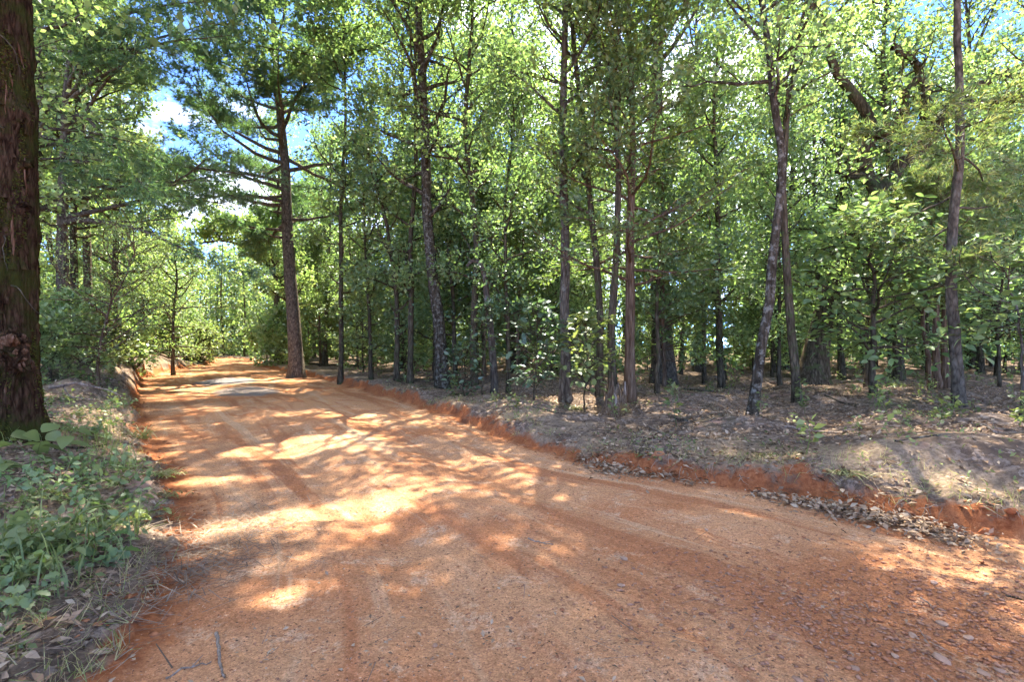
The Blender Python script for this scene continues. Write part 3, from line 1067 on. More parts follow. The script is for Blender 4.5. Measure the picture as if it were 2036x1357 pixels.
# overhanging oak whose crown fills the top right: its foot stands in the woods behind the leaning tree
hw("dark upright hardwood with broad crown at upper right, trunk behind the leaning tree", 1585, 10.8, [(1572, 640), (1562, 500), (1556, 380), (1560, 250), (1580, 120)], 17, 12, 'bark_dark', 'leaf', 4500, .10, .50, 28, 1.5, (15, 60), seed=44, split=True, k=12, sig=.3)
hw("hardwood with long leafy limbs at the far right edge of the woods", 2150, 11.5, [(2145, 600), (2130, 400), (2120, 200)], 20, 12.5, 'bark', 'leaf_yellow', 7000, .10, .40, 30, 2.3, (5, 55), seed=45, k=12, sig=.3)
hw("grey barked hardwood at the left border, behind the mossy old trunk", -70, 11, [(-60, 500), (-40, 300), (-30, 100)], 24, 13, 'bark', 'leaf_yellow', 9500, .11, .34, 34, 3.6, (5, 55), seed=46, k=12, sig=.32)

print("heroes", time.time() - T0)

# ------------------------------------------------------------------ the mossy old trunk at the left border
rng = np.random.default_rng(50)
b = ground(-14, 868)
spot(b, 1.2)
root = tag(empty("old_tree", b), "massive old trunk with shaggy mossy bark and a torn burl, at the left border", "tree")
k, n = 96, 240
zz = np.linspace(-.2, 8.5, n)
th = np.arange(k) / k * 2 * PI
Z, A = np.meshgrid(zz, th, indexing='ij')
R = .325 - .010 * Z + .13 * np.exp(-np.maximum(Z, 0) / .35)
ridge = np.abs(vnoise(A * 6.0 / PI * 2 + fbm(A * 2, Z * 2, 1, 2, 3) * 1.2, Z * .8, 1.0, 7)) * 2
R = R * (1 + .17 * (1 - ridge) + .12 * fbm(np.cos(A) * 2 + 5, Z * 1.2 + np.sin(A) * 2, 1.0, 3, 41) + .07 * fbm(A * 6, Z * 6, 1.0, 3, 44))
for (a0, z0, amp, sa, sz) in ((-.55, 1.0, .26, .26, .15), (-.45, .83, .14, .2, .10), (-.35, 2.42, .09, .2, .22), (-1.2, 1.9, .08, .4, .4), (-1.5, .5, .10, .3, .3), (-.2, 3.6, .10, .3, .12), (-.9, 1.45, .07, .2, .3)):
    da = (A - a0 + PI) % (2 * PI) - PI
    R = R + amp * np.exp(-(da / sa) ** 2 - ((Z - z0) / sz) ** 2)
X = R * np.cos(A) + .10 * np.sin(Z * .5) - .015 * Z
Y = R * np.sin(A)
V = np.stack([X, Y, Z], -1).reshape(-1, 3)
i, j = np.meshgrid(np.arange(n - 1), np.arange(k), indexing='ij')
j2 = (j + 1) % k
obj("trunk", mesh_np("trunk", V, np.stack([i * k + j, i * k + j2, (i + 1) * k + j2, (i + 1) * k + j], -1).reshape(-1, 4), None, True), M['old_bark'], root)


def trunk_pt(a, z, out=0.0):
    ii = int(np.clip(np.searchsorted(zz, z), 0, n - 1))
    jj_ = int((a % (2 * PI)) / (2 * PI) * k) % k
    r = R[ii, jj_] + out
    return np.array([r * math.cos(a) + .10 * math.sin(z * .5) - .015 * z, r * math.sin(a), z])


# peeling strips of bark, each a curled plate
for q in range(150):
    a = -PI / 2 + rng.normal() * .75 + .35
    z = .15 + 6.5 * rng.random() ** 1.2
    Ls, ws = .12 + .34 * rng.random(), .03 + .05 * rng.random()
    pp = []
    for s in np.linspace(0, 1, 6):
        c = trunk_pt(a + .05 * math.sin(3 * s + q), z + Ls * (s - .5), .006 + .03 * (2 * s - 1) ** 2 * rng.random())
        tdir = np.array([-math.sin(a), math.cos(a), 0])
        pp += [c - tdir * ws * .5 * (1 - .5 * s), c + np.array([math.cos(a), math.sin(a), 0]) * .012, c + tdir * ws * .5 * (1 - .5 * s)]
    F = []
    for s in range(5):
        for u in range(2):
            o_ = s * 3 + u
            F.append((o_, o_ + 1, o_ + 4, o_ + 3))
    obj("bark_strip", mesh_np("bark_strip", np.array(pp), F, None, True), M['old_bark'], root)
# torn burl: splintered plates round a broken knot, a few broken branch stubs
for q in range(46):
    a = -.52 + rng.normal() * .24
    z = .78 + .36 * rng.random()
    c = trunk_pt(a, z, -.02)
    d = nrm(np.array([math.cos(a) * .8, math.sin(a) * .8, (z - .98) * 2.5 + rng.normal() * .45]))
    sd = nrm(np.cross(d, rng.normal(size=3)))
    ln, wd = .07 + .10 * rng.random(), .012 + .03 * rng.random()
    up_ = np.cross(d, sd) * .012
    V = np.array([c - sd * wd + up_, c + sd * wd + up_, c + d * ln * .6 + sd * wd * .8 + up_, c + d * ln + sd * wd * .1, c + d * ln * .75 - sd * wd * .7 + up_,
                  c - sd * wd - up_, c + sd * wd - up_, c + d * ln * .6 + sd * wd * .8 - up_, c + d * ln * .75 - sd * wd * .7 - up_])
    obj("splinter", mesh_np("splinter", V, [(0, 1, 2, 4), (5, 8, 7, 6), (0, 4, 8, 5), (1, 6, 7, 2)], [(2, 3, 4), (7, 8, 3), (2, 7, 3), (4, 3, 8)]), M['torn_wood'] if q % 3 == 0 else M['old_bark'], root)
for (a, z, L_, r, up_) in ((-.60, 1.04, .17, .075, .35), (-.3, 2.45, .13, .045, 1.2), (-1.35, 2.05, .3, .045, .6), (-1.5, 1.45, .25, .05, -.2), (-.15, 3.0, .12, .045, .5)):
    p0 = trunk_pt(a, z, -.05)
    d = nrm(np.array([math.cos(a), math.sin(a), up_]))
    pts = np.array([p0 + d * L_ * s_ + rng.normal(size=3) * .02 * s_ for s_ in np.linspace(0, 1.5, 9)])
    w = Wood()
    w.add(pts, r * np.array([1.5, 1.2, 1.0, .9, .85, .8, .65, .6, .1]), 11, .7, rng)
    obj("branch_stub", w.mesh("branch_stub"), M['torn_wood'] if z < 1.1 else M['old_bark'], root)
# shaggy shreds of bark hanging from the trunk
for q in range(90):
    a = -PI / 2 + .55 + rng.normal() * .6
    z = .4 + 6.2 * rng.random()
    ln = .15 + .45 * rng.random()
    pts = [trunk_pt(a + .03 * math.sin(5 * t + q), z - ln * t, .004 + .028 * t * rng.random()) for t in np.linspace(0, 1, 7)]
    w = Wood()
    w.add(pts, np.array([.004, .010, .013, .012, .009, .006, .002]) * (.6 + .9 * rng.random()), 5, .5, rng)
    obj("bark_shred", w.mesh("bark_shred"), M['old_bark'] if q % 4 else M['torn_wood'], root)
# vines and dead twigs
for q in range(16):
    a = -PI / 2 + .55 + rng.normal() * .55
    z = 1.2 + 5.5 * rng.random()
    pts = [trunk_pt(a, z, .01)]
    d = np.array([math.cos(a) * .8, math.sin(a) * .8, -.1 + rng.normal() * .4])
    hang = rng.random() < .55
    for s in range(9):
        d = d + rng.normal(size=3) * .25
        d[2] += -.42 if hang else .02
        d = nrm(d)
        pts.append(pts[-1] + d * (.06 if hang else .08))
    w = Wood()
    w.add(pts, np.linspace(.008, .002, len(pts)), 5)
    obj("hanging_vine" if hang else "dead_twig", w.mesh("dead_twig"), M['bark'] if rng.random() < .6 else M['bark_dark'], root)
# moss
na_, nz_ = -PI / 2 + .5 + rng.normal(size=26000) * .8, 6.6 * rng.random(26000)
keep_ = fbm(na_ * 2.2, nz_ * 1.1, 1.0, 3, 61) > .12
na_, nz_ = na_[keep_], nz_[keep_]
ii = np.clip(np.searchsorted(zz, nz_), 0, n - 1)
jj_ = ((na_ % (2 * PI)) / (2 * PI) * k).astype(int) % k
rr = R[ii, jj_]
P = np.stack([rr * np.cos(na_) + .10 * np.sin(nz_ * .5) - .015 * nz_, rr * np.sin(na_), nz_], 1)
Dm = np.stack([np.cos(na_), np.sin(na_), -.5 + 0 * na_], 1)
V, F = leaf_quads(P, .022 + .02 * rng.random(len(P)), rng, Dm, .2, .5, .05, .6)
M['moss'] = leaf_mat("moss", [(.03, .035, .008), (.05, .052, .012), (.075, .07, .018)], (1.1, 1.2, .9), tmix=.2, gloss=.0)
tag(obj("moss", mesh_np("moss", V, F), M['moss'], root), kind="stuff")
# high crown of the old tree, above the picture, widened to shade the bank
limbs, TP, TD = grow(rng, np.array([[0, 0, 6.5], [0.1, 0, 8.0], [0, .1, 9.5], [.2, 0, 11.5], [0, 0, 13]]), np.array([.34, .3, .24, .16, .05]), cb=.0, n_limb=22, Lmax=5.4, el=(2, 55), sub=(6, 9))
w = Wood()
w.add(np.array([[0, 0, 7.6], [.05, 0, 8.5], [0, .1, 9.5], [.2, 0, 11.5], [0, 0, 13]]), [.34, .3, .24, .16, .03], 14)
for lw in limbs:
    obj("limb", lw.mesh("limb"), M['bark_dark'], root)
obj("upper_trunk", w.mesh("upper_trunk"), M['old_bark'], root)
obj("crown", foliage('leaf', TP, TD, rng, 13000, .13, .36, b, .02), M['leaf'], root)
# rotten branch lying against it
print("old tree", time.time() - T0)

# ------------------------------------------------------------------ broken snag, stump
rng = np.random.default_rng(55)
b = ground(983, 784)
spot(b, .6)
C = crom([(0, 0, -.1)] + [tuple(at(px, py, b[1]) - b) for px, py in ((982, 740), (976, 660), (968, 590), (963, 545), (952, 522), (938, 520), (928, 530))], 5)
root = tag(empty("dead_snag", b), "dead broken snag bent over at the top, left of the blue green sapling", "dead tree")
w = Wood()
w.add(C, np.linspace(.105, .04, len(C)), 12, .2, rng)
for q in range(7):
    p0 = interp(C, .25 + .6 * rng.random())
    d = nrm(rng.normal(size=3) + np.array([0, 0, .2]))
    w.add([p0, p0 + d * .2, p0 + d * .4 + rng.normal(size=3) * .05], [.014, .009, .004], 5)
obj("trunk", w.mesh("trunk"), M['bark'], root)

b = ground(1225, 822)
spot(b, .6)
root = tag(empty("tree_stump", b), "rotten splintered tree stump on the right bank in front of the red cedar", "stump")
k, n = 56, 40
th = np.arange(k) / k * 2 * PI
top = .36 + .18 * np.array([vnoise(t * 3, 0, 1, 3) for t in th]) * 2 + .10 * rng.random(k)
top = top + .30 * np.exp(-((((th - 2.2) + PI) % (2 * PI) - PI) / .55) ** 2)
V = []
for i in range(n):
    s = i / (n - 1)
    zc = -.08 + (top + .08) * s
    r = (.19 + .13 * np.exp(-np.maximum(zc, 0) / .12)) * (1 - .12 * s) * (1 + .16 * vnoise(th * 5, s * 2, 1, 5) * 2 + .1 * rng.random(k) * (s > .8))
    r = r * np.where(s > .97, .86, 1)
    V.append(np.stack([r * np.cos(th), r * np.sin(th), zc], 1))
for i, s in enumerate((.8, .55)):   # hollow inside
    V.append(np.stack([.15 * np.cos(th), .15 * np.sin(th), top * s], 1))
V.append(np.stack([.02 * np.cos(th), .02 * np.sin(th), top * 0 + .1], 1))
V = np.vstack(V)
i, j = np.meshgrid(np.arange(n + 2), np.arange(k), indexing='ij')
j2 = (j + 1) % k
obj("stump_shell", mesh_np("stump_shell", V, np.stack([i * k + j, i * k + j2, (i + 1) * k + j2, (i + 1) * k + j], -1).reshape(-1, 4), None, False), M['stump'], root)
for q in range(16):
    a = rng.random() * 6.28
    zt = .2 + .3 * rng.random()
    r = .15 + .04 * rng.random()
    c = np.array([r * math.cos(a), r * math.sin(a), .15])
    w = Wood()
    w.add([c, c + np.array([0, 0, zt * .6]), c + np.array([rng.normal() * .02, rng.normal() * .02, zt])], [.035, .028, .004], 5, .4, rng)
    obj("splinter", w.mesh("splinter"), M['stump'] if q % 3 else M['dead_wood'], root)
for q in range(7):
    a = q * .9 + rng.random() * .4
    d = np.array([math.cos(a), math.sin(a), 0])
    w = Wood()
    w.add([d * .15 + [0, 0, .2], d * .25 + [0, 0, .06], d * .38 + [0, 0, -.03], d * .5 + [0, 0, -.09]], [.06, .05, .035, .02], 7, .3, rng)
    obj("root", w.mesh("root"), M['stump'], root)

# ------------------------------------------------------------------ saplings of the bank
hw("blue green oak sapling with large leaves, left of the straight dark trunk", 1062, 10.4, [(1064, 700), (1066, 620)], 4, 1.75, 'bark_dark', 'leaf_blue', 330, .17, .12, 26, .62, (15, 55), seed=60, kind='lobed', name="oak_sapling", cat="sapling", sig=.09, up=.9, k=6)
hw("fresh green maple sapling beside the straight dark trunk, just left of the stump", 1162, 10.0, [(1164, 720), (1160, 640)], 4, 1.5, 'bark_dark', 'weed', 260, .16, .3, 20, .6, (10, 50), seed=61, kind='lobed', name="maple_sapling", cat="sapling", sig=.09, up=.9, k=6)
hw("bushy grey green sapling at the foot of the tall sweet gum", 925, 12.6, [(926, 720), (924, 690)], 3, .85, 'bark_dark', 'leaf_blue', 260, .13, .1, 22, .55, (10, 50), seed=62, kind='broad', name="sapling", cat="sapling", sig=.1, up=.9, k=6)
hw("small leafy sapling left of the foot of the broken snag", 958, 11.9, [(958, 650), (959, 610)], 3, 1.55, 'bark_dark', 'leaf_blue', 150, .13, .55, 14, .4, (10, 50), seed=63, kind='broad', name="sapling", cat="sapling", sig=.1, up=.9, k=6)
hw("ferny green sapling under the pines on the left, behind the torn burl", 190, 11.5, [(200, 690), (222, 600), (250, 540)], 6, 3.4, 'bark_cedar', 'leaf_yellow', 7000, .055, .2, 34, 1.9, (5, 40), seed=64, kind='spray', name="hemlock_sapling", cat="tree", sig=.14, up=1.0)
hw("ferny green young tree left of the road beyond the low shrubs", 345, 25, [(345, 640), (350, 560)], 7, 6.5, 'bark_dark', 'leaf_yellow', 7000, .12, .12, 34, 2.6, (5, 40), seed=65, kind='spray', name="hemlock_tree", cat="tree", sig=.22, up=1.0)

print("saplings", time.time() - T0)


# ------------------------------------------------------------------ the woods: a few kinds of tree, copied
def straight(h, r, rng, lean=.03, n=14, rtop=.2):
    z = np.linspace(0, h, n)
    xy = np.cumsum(rng.normal(size=(n, 2)) * lean * h / n * 1.4, 0) + np.outer(z, rng.normal(size=2) * lean)
    tp = np.column_stack([xy - xy[0], z])
    f = z / h
    tr = r * (1 - (1 - rtop) * f) * (1 + .5 * np.exp(-z / .25))
    tr[-1] *= .4
    tp[0, 2] = -.15
    return tp, tr


KIND = {}


def kind(key, name, bark, h, r, seed, crown, lean=.03):
    rng = np.random.default_rng(seed)
    tp, tr = straight(h, r, rng, lean)
    limbs, TP, TD = grow(rng, tp, tr, **crown['grow'])
    w = Wood()
    w.add(tp, tr, 8, .1, rng)
    for lw in limbs:
        for v, q in zip(lw.V, lw.Q):
            w.V.append(v)
            w.Q.append(q + w.n)
        w.n += lw.n
    tm = w.mesh("trunk")
    tm.materials.append(M[bark])
    cm = foliage(crown['kind'], TP, TD, rng, crown['n'], crown['size'], crown.get('sig', .3), None, 0, crown.get('per', 12), crown.get('up', .6))
    cm.materials.append(M[crown['mat']])
    KIND[key] = (name, tm, cm, h, crown['grow']['Lmax'], crown['grow']['cb'])


for s_ in range(3):
    kind(f"tall{s_}", "hardwood_tree", ('bark', 'bark_dark', 'bark_dark')[s_], (16, 18, 14)[s_], (.15, .17, .12)[s_], 200 + s_,
         dict(grow=dict(cb=(.3, .36, .26)[s_], n_limb=40, Lmax=(3.3, 3.6, 2.8)[s_], el=(10, 60)), kind='leaf', n=5600, size=.145, sig=.22, mat=('leaf', 'leaf_yellow', 'leaf')[s_]))
for s_ in range(3):
    kind(f"under{s_}", "understory_tree", 'bark_dark', (7, 5.2, 8.5)[s_], (.055, .045, .07)[s_], 210 + s_,
         dict(grow=dict(cb=(.10, .08, .13)[s_], n_limb=32, Lmax=(2.1, 1.7, 2.3)[s_], el=(5, 50)), kind='leaf', n=3900, size=.12, sig=.18, mat=('leaf', 'leaf_yellow', 'leaf_dark')[s_], up=.9), .05)
for s_ in range(2):
    kind(f"pine{s_}", "pine_tree", 'bark_pine', (19, 17)[s_], (.17, .14)[s_], 220 + s_,
         dict(grow=dict(cb=(.5, .42)[s_], n_limb=30, Lmax=3.4, el=(-2, 40), sub=(5, 8), prof=pine_prof, flat=.6), kind='needle', n=3600, size=.3, sig=.2, mat=('needle', 'needle_yellow')[s_], per=12))
kind("cedar0", "cedar_tree", 'bark_cedar', 7.0, .07, 230,
     dict(grow=dict(cb=.14, n_limb=46, Lmax=1.9, el=(0, 40), sub=(5, 8), prof=lambda f: 1 - .7 * f, rfrac=.25), kind='spray', n=9500, size=.17, sig=.14, mat='cedar', up=.9))
kind("pole0", "slender_tree", 'bark_dark', 12, .06, 231,
     dict(grow=dict(cb=.35, n_limb=26, Lmax=1.6, el=(10, 55)), kind='leaf', n=3200, size=.13, sig=.2, mat='leaf'), .035)
for s_ in range(2):
    kind(f"sapl{s_}", "young_tree", 'bark_dark', (3.2, 2.3)[s_], (.025, .02)[s_], 250 + s_,
         dict(grow=dict(cb=.10, n_limb=26, Lmax=(1.3, 1.1)[s_], el=(0, 40), sub=(4, 7)), kind='leaf', n=(2000, 1500)[s_], size=.10, sig=.14, mat=('leaf', 'leaf_yellow')[s_], up=1.1), .06)
kind("shrub0", "shrub", 'bark_dark', 1.3, .02, 240,
     dict(grow=dict(cb=.05, n_limb=18, Lmax=.9, el=(10, 60), sub=(4, 6)), kind='leaf', n=1500, size=.10, sig=.13, mat='leaf_yellow', up=1.0), .1)
kind("shrub1", "shrub", 'bark_dark', .9, .015, 241,
     dict(grow=dict(cb=.05, n_limb=16, Lmax=.75, el=(5, 50), sub=(4, 6)), kind='leaf', n=1100, size=.11, sig=.12, mat='weed', up=1.1), .1)


def place(key, x, y, label, cat, group, rz, sc=1.0, z=None):
    name, tm, cm, h, Lm, cb = KIND[key]
    root = empty(name, (x, y, H(x, y) - .02 if z is None else z))
    root.rotation_euler = (0, 0, rz)
    root.scale = (sc, sc, sc)
    tag(root, label, cat, group)
    obj("trunk", tm, None, root)
    obj("crown", cm, None, root)
    return root


KINDW = {'tall': ("tall leafy hardwood", "tree", "tall hardwoods"), 'under': ("low leafy understory tree", "tree", "understory trees"), 'pine': ("tall bare trunked pine", "tree", "pines"),
         'cedar': ("small dark cedar", "tree", "small cedars"), 'pole': ("thin dark pole tree", "tree", "thin pole trees"), 'sapl': ("leafy young tree", "sapling", "leafy young trees")}


def woods_label(key, side, x, y):
    px = CXP + x / y * FPX
    dep = "near" if y < 22 and side == 'L' else "in the near rows" if y < 22 else "farther in" if y < 34 else "far back"
    if side == 'L':
        where = "left of the grey pines" if px < 110 else "among the grey pines" if px < 240 else "right of the grey pines"
        dep += " left of the road"
    else:
        where = "left of the tall pine" if px < 590 else "between tall pine and sweet gum" if px < 880 else "between sweet gum and red cedar" if px < 1252 else "between red cedar and leaning tree" if px < 1492 else \
            "between leaning tree and forked tree" if px < 1736 else "between forked tree and slender pine" if px < 1908 else "right of the slender pine"
    d, c, g = KINDW[key]
    return f"{d} {dep}, {where}", c, f"{g} in the woods {'left' if side == 'L' else 'right'} of the road"


rng = np.random.default_rng(77)
taken = list(HERO_SPOTS)
cands = []
for _ in range(9000):
    y = 11.5 + 42 * rng.random() ** .9
    x = (rng.random() * 2 - 1) * (1.12 * y + 3)
    cands.append((x, y))
cands = np.array(cands)
_, cd, _ = terrain(cands[:, 0], cands[:, 1])
dl_, dr_ = dist_poly(cands, EDGE_L), dist_poly(cands, EDGE_R)
PA = np.array([(p[0], p[1], max(p[2], p[3])) for p in PATCH])
count = 0
NTREE = {}
for (x, y), d0, a_, b_ in zip(cands, cd, dl_, dr_):
    if d0 < .9 or count >= 300:
        continue
    side = 'L' if a_ < b_ else 'R'
    if y < 15 and side == 'R' and rng.random() < .5:
        continue
    if side == 'R' and y < 17.5 and x > .36 * y:
        continue
    # fewer trees close to the camera side
    u = rng.random()
    far = y > 24
    if count >= 215:
        kk = f"sapl{rng.integers(2)}"
    elif u < .30:
        kk = f"under{rng.integers(3)}"
    elif u < .56:
        kk = f"tall{rng.integers(3)}"
    elif u < .64:
        kk = f"pine{rng.integers(2)}"
    elif u < .82:
        kk = "cedar0"
    else:
        kk = "pole0"
    if side == 'L' and kk == "cedar0" and rng.random() < .6:
        kk = "under1"
    name, tm, cm, h, Lm, cbb = KIND[kk]
    if d0 < Lm * .45 and not kk.startswith('tall') and not kk.startswith('pole'):
        continue
    gap = 1.7 if y < 30 else 2.2
    if kk.startswith('sapl'):
        gap = 1.0
    if any((x - tx) ** 2 + (y - ty) ** 2 < (gap if gap < 1.2 else max(gap, tr_)) ** 2 for tx, ty, tr_ in taken):
        continue
    sc = .85 + .35 * rng.random()
    # keep the sun's way to the bright patches open
    zs = np.linspace(cbb * h * sc, h * sc, 12)
    gx, gy = x - TO_SUN[0] / TO_SUN[2] * zs, y - TO_SUN[1] / TO_SUN[2] * zs
    dd = np.hypot(gx[:, None] - PA[None, :, 0], gy[:, None] - PA[None, :, 1]) - PA[None, :, 2] * .7
    if dd.min() < Lm * sc * .55:
        if kk.startswith('tall') or kk.startswith('pine') or kk.startswith('pole'):
            continue
    key = kk.rstrip('0123456789')
    lab, cat, grp = woods_label(key, side, x, y)
    place(kk, x, y, lab, cat, grp, rng.random() * 6.28, sc)
    NTREE[(side, key)] = NTREE.get((side, key), 0) + 1
    taken.append((x, y, 1.5))
    count += 1
for q in range(26):
    y = 22 + 15 * rng.random()
    px_ = (840 + 420 * rng.random()) if q < 13 else (1300 + 420 * rng.random())
    x = (px_ - CXP) / FPX * y
    if any((x - tx) ** 2 + (y - ty) ** 2 < 1.3 ** 2 for tx, ty, tr_ in taken):
        continue
    kk = f"tall{rng.integers(2)}"
    lab, cat, grp = woods_label('tall', 'R', x, y)
    place(kk, x, y, lab, cat, grp, rng.random() * 6.28, 1.05 + .25 * rng.random())
    taken.append((x, y, 1.3))
    count += 1
for x, y in ((-6.0, 27.5), (-3.6, 24.5), (-15.5, 42)):  # trees added so that their shade falls on the far road
    lab, cat, grp = woods_label('tall', 'R', x, y)
    place(f"tall{rng.integers(2)}", x, y, lab, cat, grp, rng.random() * 6.28, 1.0 + .2 * rng.random())
    count += 1
print("woods", count, NTREE, time.time() - T0)

# far woods that read as one mass
rng = np.random.default_rng(88)
W, LP, LS = Wood(), [], []
nfar = 0
while nfar < 240:
    y = 50 + 75 * rng.random()
    x = (rng.random() * 2 - 1) * 1.2 * y
    if nfar >= 150:
        y = 47 + 55 * rng.random()
        x = -.62 * y + (rng.random() * 2 - 1) * .30 * y
    if dist_poly(np.array([[x, y]]), EDGE_R)[0] < 3 or dist_poly(np.array([[x, y]]), EDGE_L)[0] < 2.5 or inside(np.array([[x, y]]), POLY)[0]:
        continue
    h = 12 + 9 * rng.random()
    z0 = .3
    W.add([(x, y, z0 - .3), (x + rng.normal() * .2, y, z0 + h * .4), (x + rng.normal() * .4, y, z0 + h * .9)], [.17, .12, .03], 5)
    m = 760
    zz_ = z0 + h * (.01 + .99 * rng.random(m) ** 1.15)
    cl = rng.normal(size=(26, 3)) * np.array([1.9, 1.9, 0])
    pick = rng.integers(0, 26, m)
    LP.append(np.stack([x + cl[pick, 0] + rng.normal(size=m) * .55, y + cl[pick, 1] + rng.normal(size=m) * .55, zz_], 1))
    LS.append(.50 * (.6 + .8 * rng.random(m)))
    nfar += 1
LP, LS = np.vstack(LP), np.concatenate(LS)
fw = empty("distant_woods", (0, 60, 0))
tag(fw, "leafy wall of distant woods beyond the bend of the road", None, None, "stuff")
m1 = W.mesh("far_trunks")
V, F = leaf_quads(LP, LS, rng, None, .6, .7, .1)
o1 = tag(obj("foliage", mesh_np("foliage", V, F), M['leaf_yellow'], fw, (0, -60, 0)), kind="stuff")
o2 = tag(obj("stems", m1, M['bark_dark'], fw, (0, -60, 0)), kind="stuff")
print("far", time.time() - T0)

# ------------------------------------------------------------------ shrubs along the road, seedlings
rng = np.random.default_rng(90)
for q, (px, py, sc) in enumerate(((205, 742, 1.0), (250, 738, 1.1), (225, 752, .8), (285, 735, 1.0), (310, 730, 1.1), (345, 727, 1.1), (375, 724, 1.2), (405, 721, 1.3), (180, 760, .8), (420, 720, 1.3), (150, 775, .7), (265, 745, .9))):
    g = ground(px, py)
    x, y = g[0] - .9, g[1]
    place(f"shrub{q % 2}", x, y, "low leafy shrub on the clay bank left of the road, " + ("nearest the old trunk" if px < 200 else "beside the ferny sapling" if px < 260 else "halfway to the bend" if px < 350 else "close to the bend"), "shrub", "shrubs along the left bank", rng.random() * 6, sc * (1 + .02 * y))
for q, (px, py, sc) in enumerate(((520, 728, 1.2), (540, 733, 1.2), (505, 724, 1.4), (560, 737, .8), (530, 727, 1.6))):
    g = ground(px, py)
    place(f"shrub{q % 2}", g[0] + .9, g[1] + .4, "low leafy shrub on the right bank left of the tall pine", "shrub", "shrubs along the right bank before the bend", rng.random() * 6, sc * (1 + .015 * g[1]))

# seedlings of the forest floor
SEED = []
for q in range(4):
    m = 14 + 6 * q
    hh = .22 + .08 * q
    st = np.column_stack([np.cumsum(rng.normal(size=5) * .02), np.cumsum(rng.normal(size=5) * .02), np.linspace(0, hh, 5)])
    w = Wood()
    w.add(st, np.linspace(.004, .0015, 5), 4)
    s = .3 + .7 * rng.random(m)
    P = np.array([interp(st, v) for v in s])
    a = rng.random(m) * 6.28
    D = np.stack([np.cos(a), np.sin(a), .25 + 0 * a], 1)
    V, F = leaf_quads(P + D * .03, .075 * (.6 + .7 * rng.random(m)), rng, D * 2, 1.1, .55, .1, .4)
    me = mesh_np("seedling", np.vstack([V] + w.V), np.vstack([F] + [qq + len(V) for qq in w.Q]))
    me.materials.append(M['weed'])
    SEED.append(me)
nS = 0
while nS < 120:
    y = 5 + 15 * rng.random() ** .8
    x = (rng.random() * 2 - 1) * 1.02 * y
    z, d0, _ = terrain([x], [y])
    if d0[0] < .5:
        continue
    left = x < -2 and dist_poly(np.array([[x, y]]), EDGE_L)[0] < dist_poly(np.array([[x, y]]), EDGE_R)[0]
    o = obj("seedling", SEED[rng.integers(4)], None, None, (x, y, z[0] - .01))
    o.rotation_euler = (rng.normal() * .1, rng.normal() * .1, rng.random() * 6.28)
    sc = .7 + .8 * rng.random()
    o.scale = (sc, sc, sc)
    tag(o, "small green seedling in dry leaves " + ("left of the road" if left else "right of the road") + (", near the bank" if d0[0] < 2 else ", just inside the woods" if d0[0] < 6 else ", deep in the woods"), "seedling", "seedlings on the forest floor " + ("left of the road" if left else "right of the road"))
    nS += 1

# ------------------------------------------------------------------ plants of the left foreground


def plant(name, label, cat, g, stems, nleaf, size, hgt, mat, seed, lobes, spread=.25, up=.8, group=None, rz=0):
    rng = np.random.default_rng(seed)
    root = tag(empty(name, g), label, cat, group)
    w = Wood()
    LP_, LD = [], []
    for s in range(stems):
        a = rng.random() * 6.28
        d = nrm(np.array([math.cos(a) * spread, math.sin(a) * spread, hgt]))
        p = np.array([rng.normal() * .03, rng.normal() * .03, -.02])
        pts = [p]
        L_ = hgt * (.7 + .5 * rng.random())
        for _ in range(6):
            d = nrm(d + rng.normal(size=3) * .12)
            pts.append(pts[-1] + d * L_ / 6)
        w.add(pts, np.linspace(.005, .002, 7), 5)
        pts = np.array(pts)
        for q in range(nleaf):
            ss = .25 + .75 * (q + 1) / nleaf
            aa = q * 2.4 + rng.random()
            LP_.append(interp(pts, ss))
            LD.append((math.cos(aa), math.sin(aa), .25))
    LP_, LD = np.array(LP_), np.array(LD)
    obj("stem", w.mesh("stem"), M['weed'], root)
    V, F = lobed_leaves(LP_ + LD * .02, size * (.6 + .6 * rng.random(len(LP_))), rng, LD * 2, up, lobes, .35)
    if len(LP_) <= 14:
        nv, nf = len(V) // len(LP_), len(F) // len(LP_)
        for q in range(len(LP_)):
            obj("leaf", mesh_np("leaf", V[q * nv:(q + 1) * nv], F[q * nf:(q + 1) * nf] - q * nv), M[mat], root)
    else:
        obj("foliage", mesh_np("foliage", V, F), M[mat], root)
    return root


plant("broadleaf_plant", "plant with big round green leaves at the foot of the mossy old trunk", "plant", ground(75, 905), 3, 4, .25, .32, 'weed', 301, False, .35, 1.0)
plant("broadleaf_plant", "pale green big leaved plant at the left border under the mossy old trunk", "plant", ground(14, 935), 3, 3, .22, .25, 'weed', 302, False, .4, 1.0)
plant("oak_seedling", "dark green oak seedling with lobed leaves, nearest plant at the lower left", "seedling", ground(215, 1130), 3, 4, .12, .20, 'leaf_dark', 303, True, .3, .6)
plant("oak_seedling", "oak seedling with lobed leaves standing left behind the nearest one", "seedling", ground(135, 1120), 3, 4, .11, .2, 'weed', 304, True, .3, .6)
plant("broadleaf_plant", "yellow green leafy plant catching light on the left bank behind the grass tuft", "plant", ground(205, 868), 3, 4, .17, .25, 'leaf_yellow', 305, True, .5, 1.0)
plant("broadleaf_plant", "pale leaved plant with narrow leaves near the left border, lower left", "plant", ground(60, 1090), 3, 4, .15, .30, 'weed', 306, False, .3, .8)
WL = [(40, 1010), (100, 985), (160, 1000), (220, 1010), (20, 1060), (120, 1040), (180, 1055), (70, 1130), (10, 1150), (160, 960), (245, 965), (60, 955), (250, 1040), (200, 935), (120, 930), (20, 1200), (95, 1075), (200, 1085), (30, 1110), (150, 1090),
      (130, 860), (170, 850), (220, 835), (240, 810), (150, 830), (190, 815), (120, 800), (215, 790)]
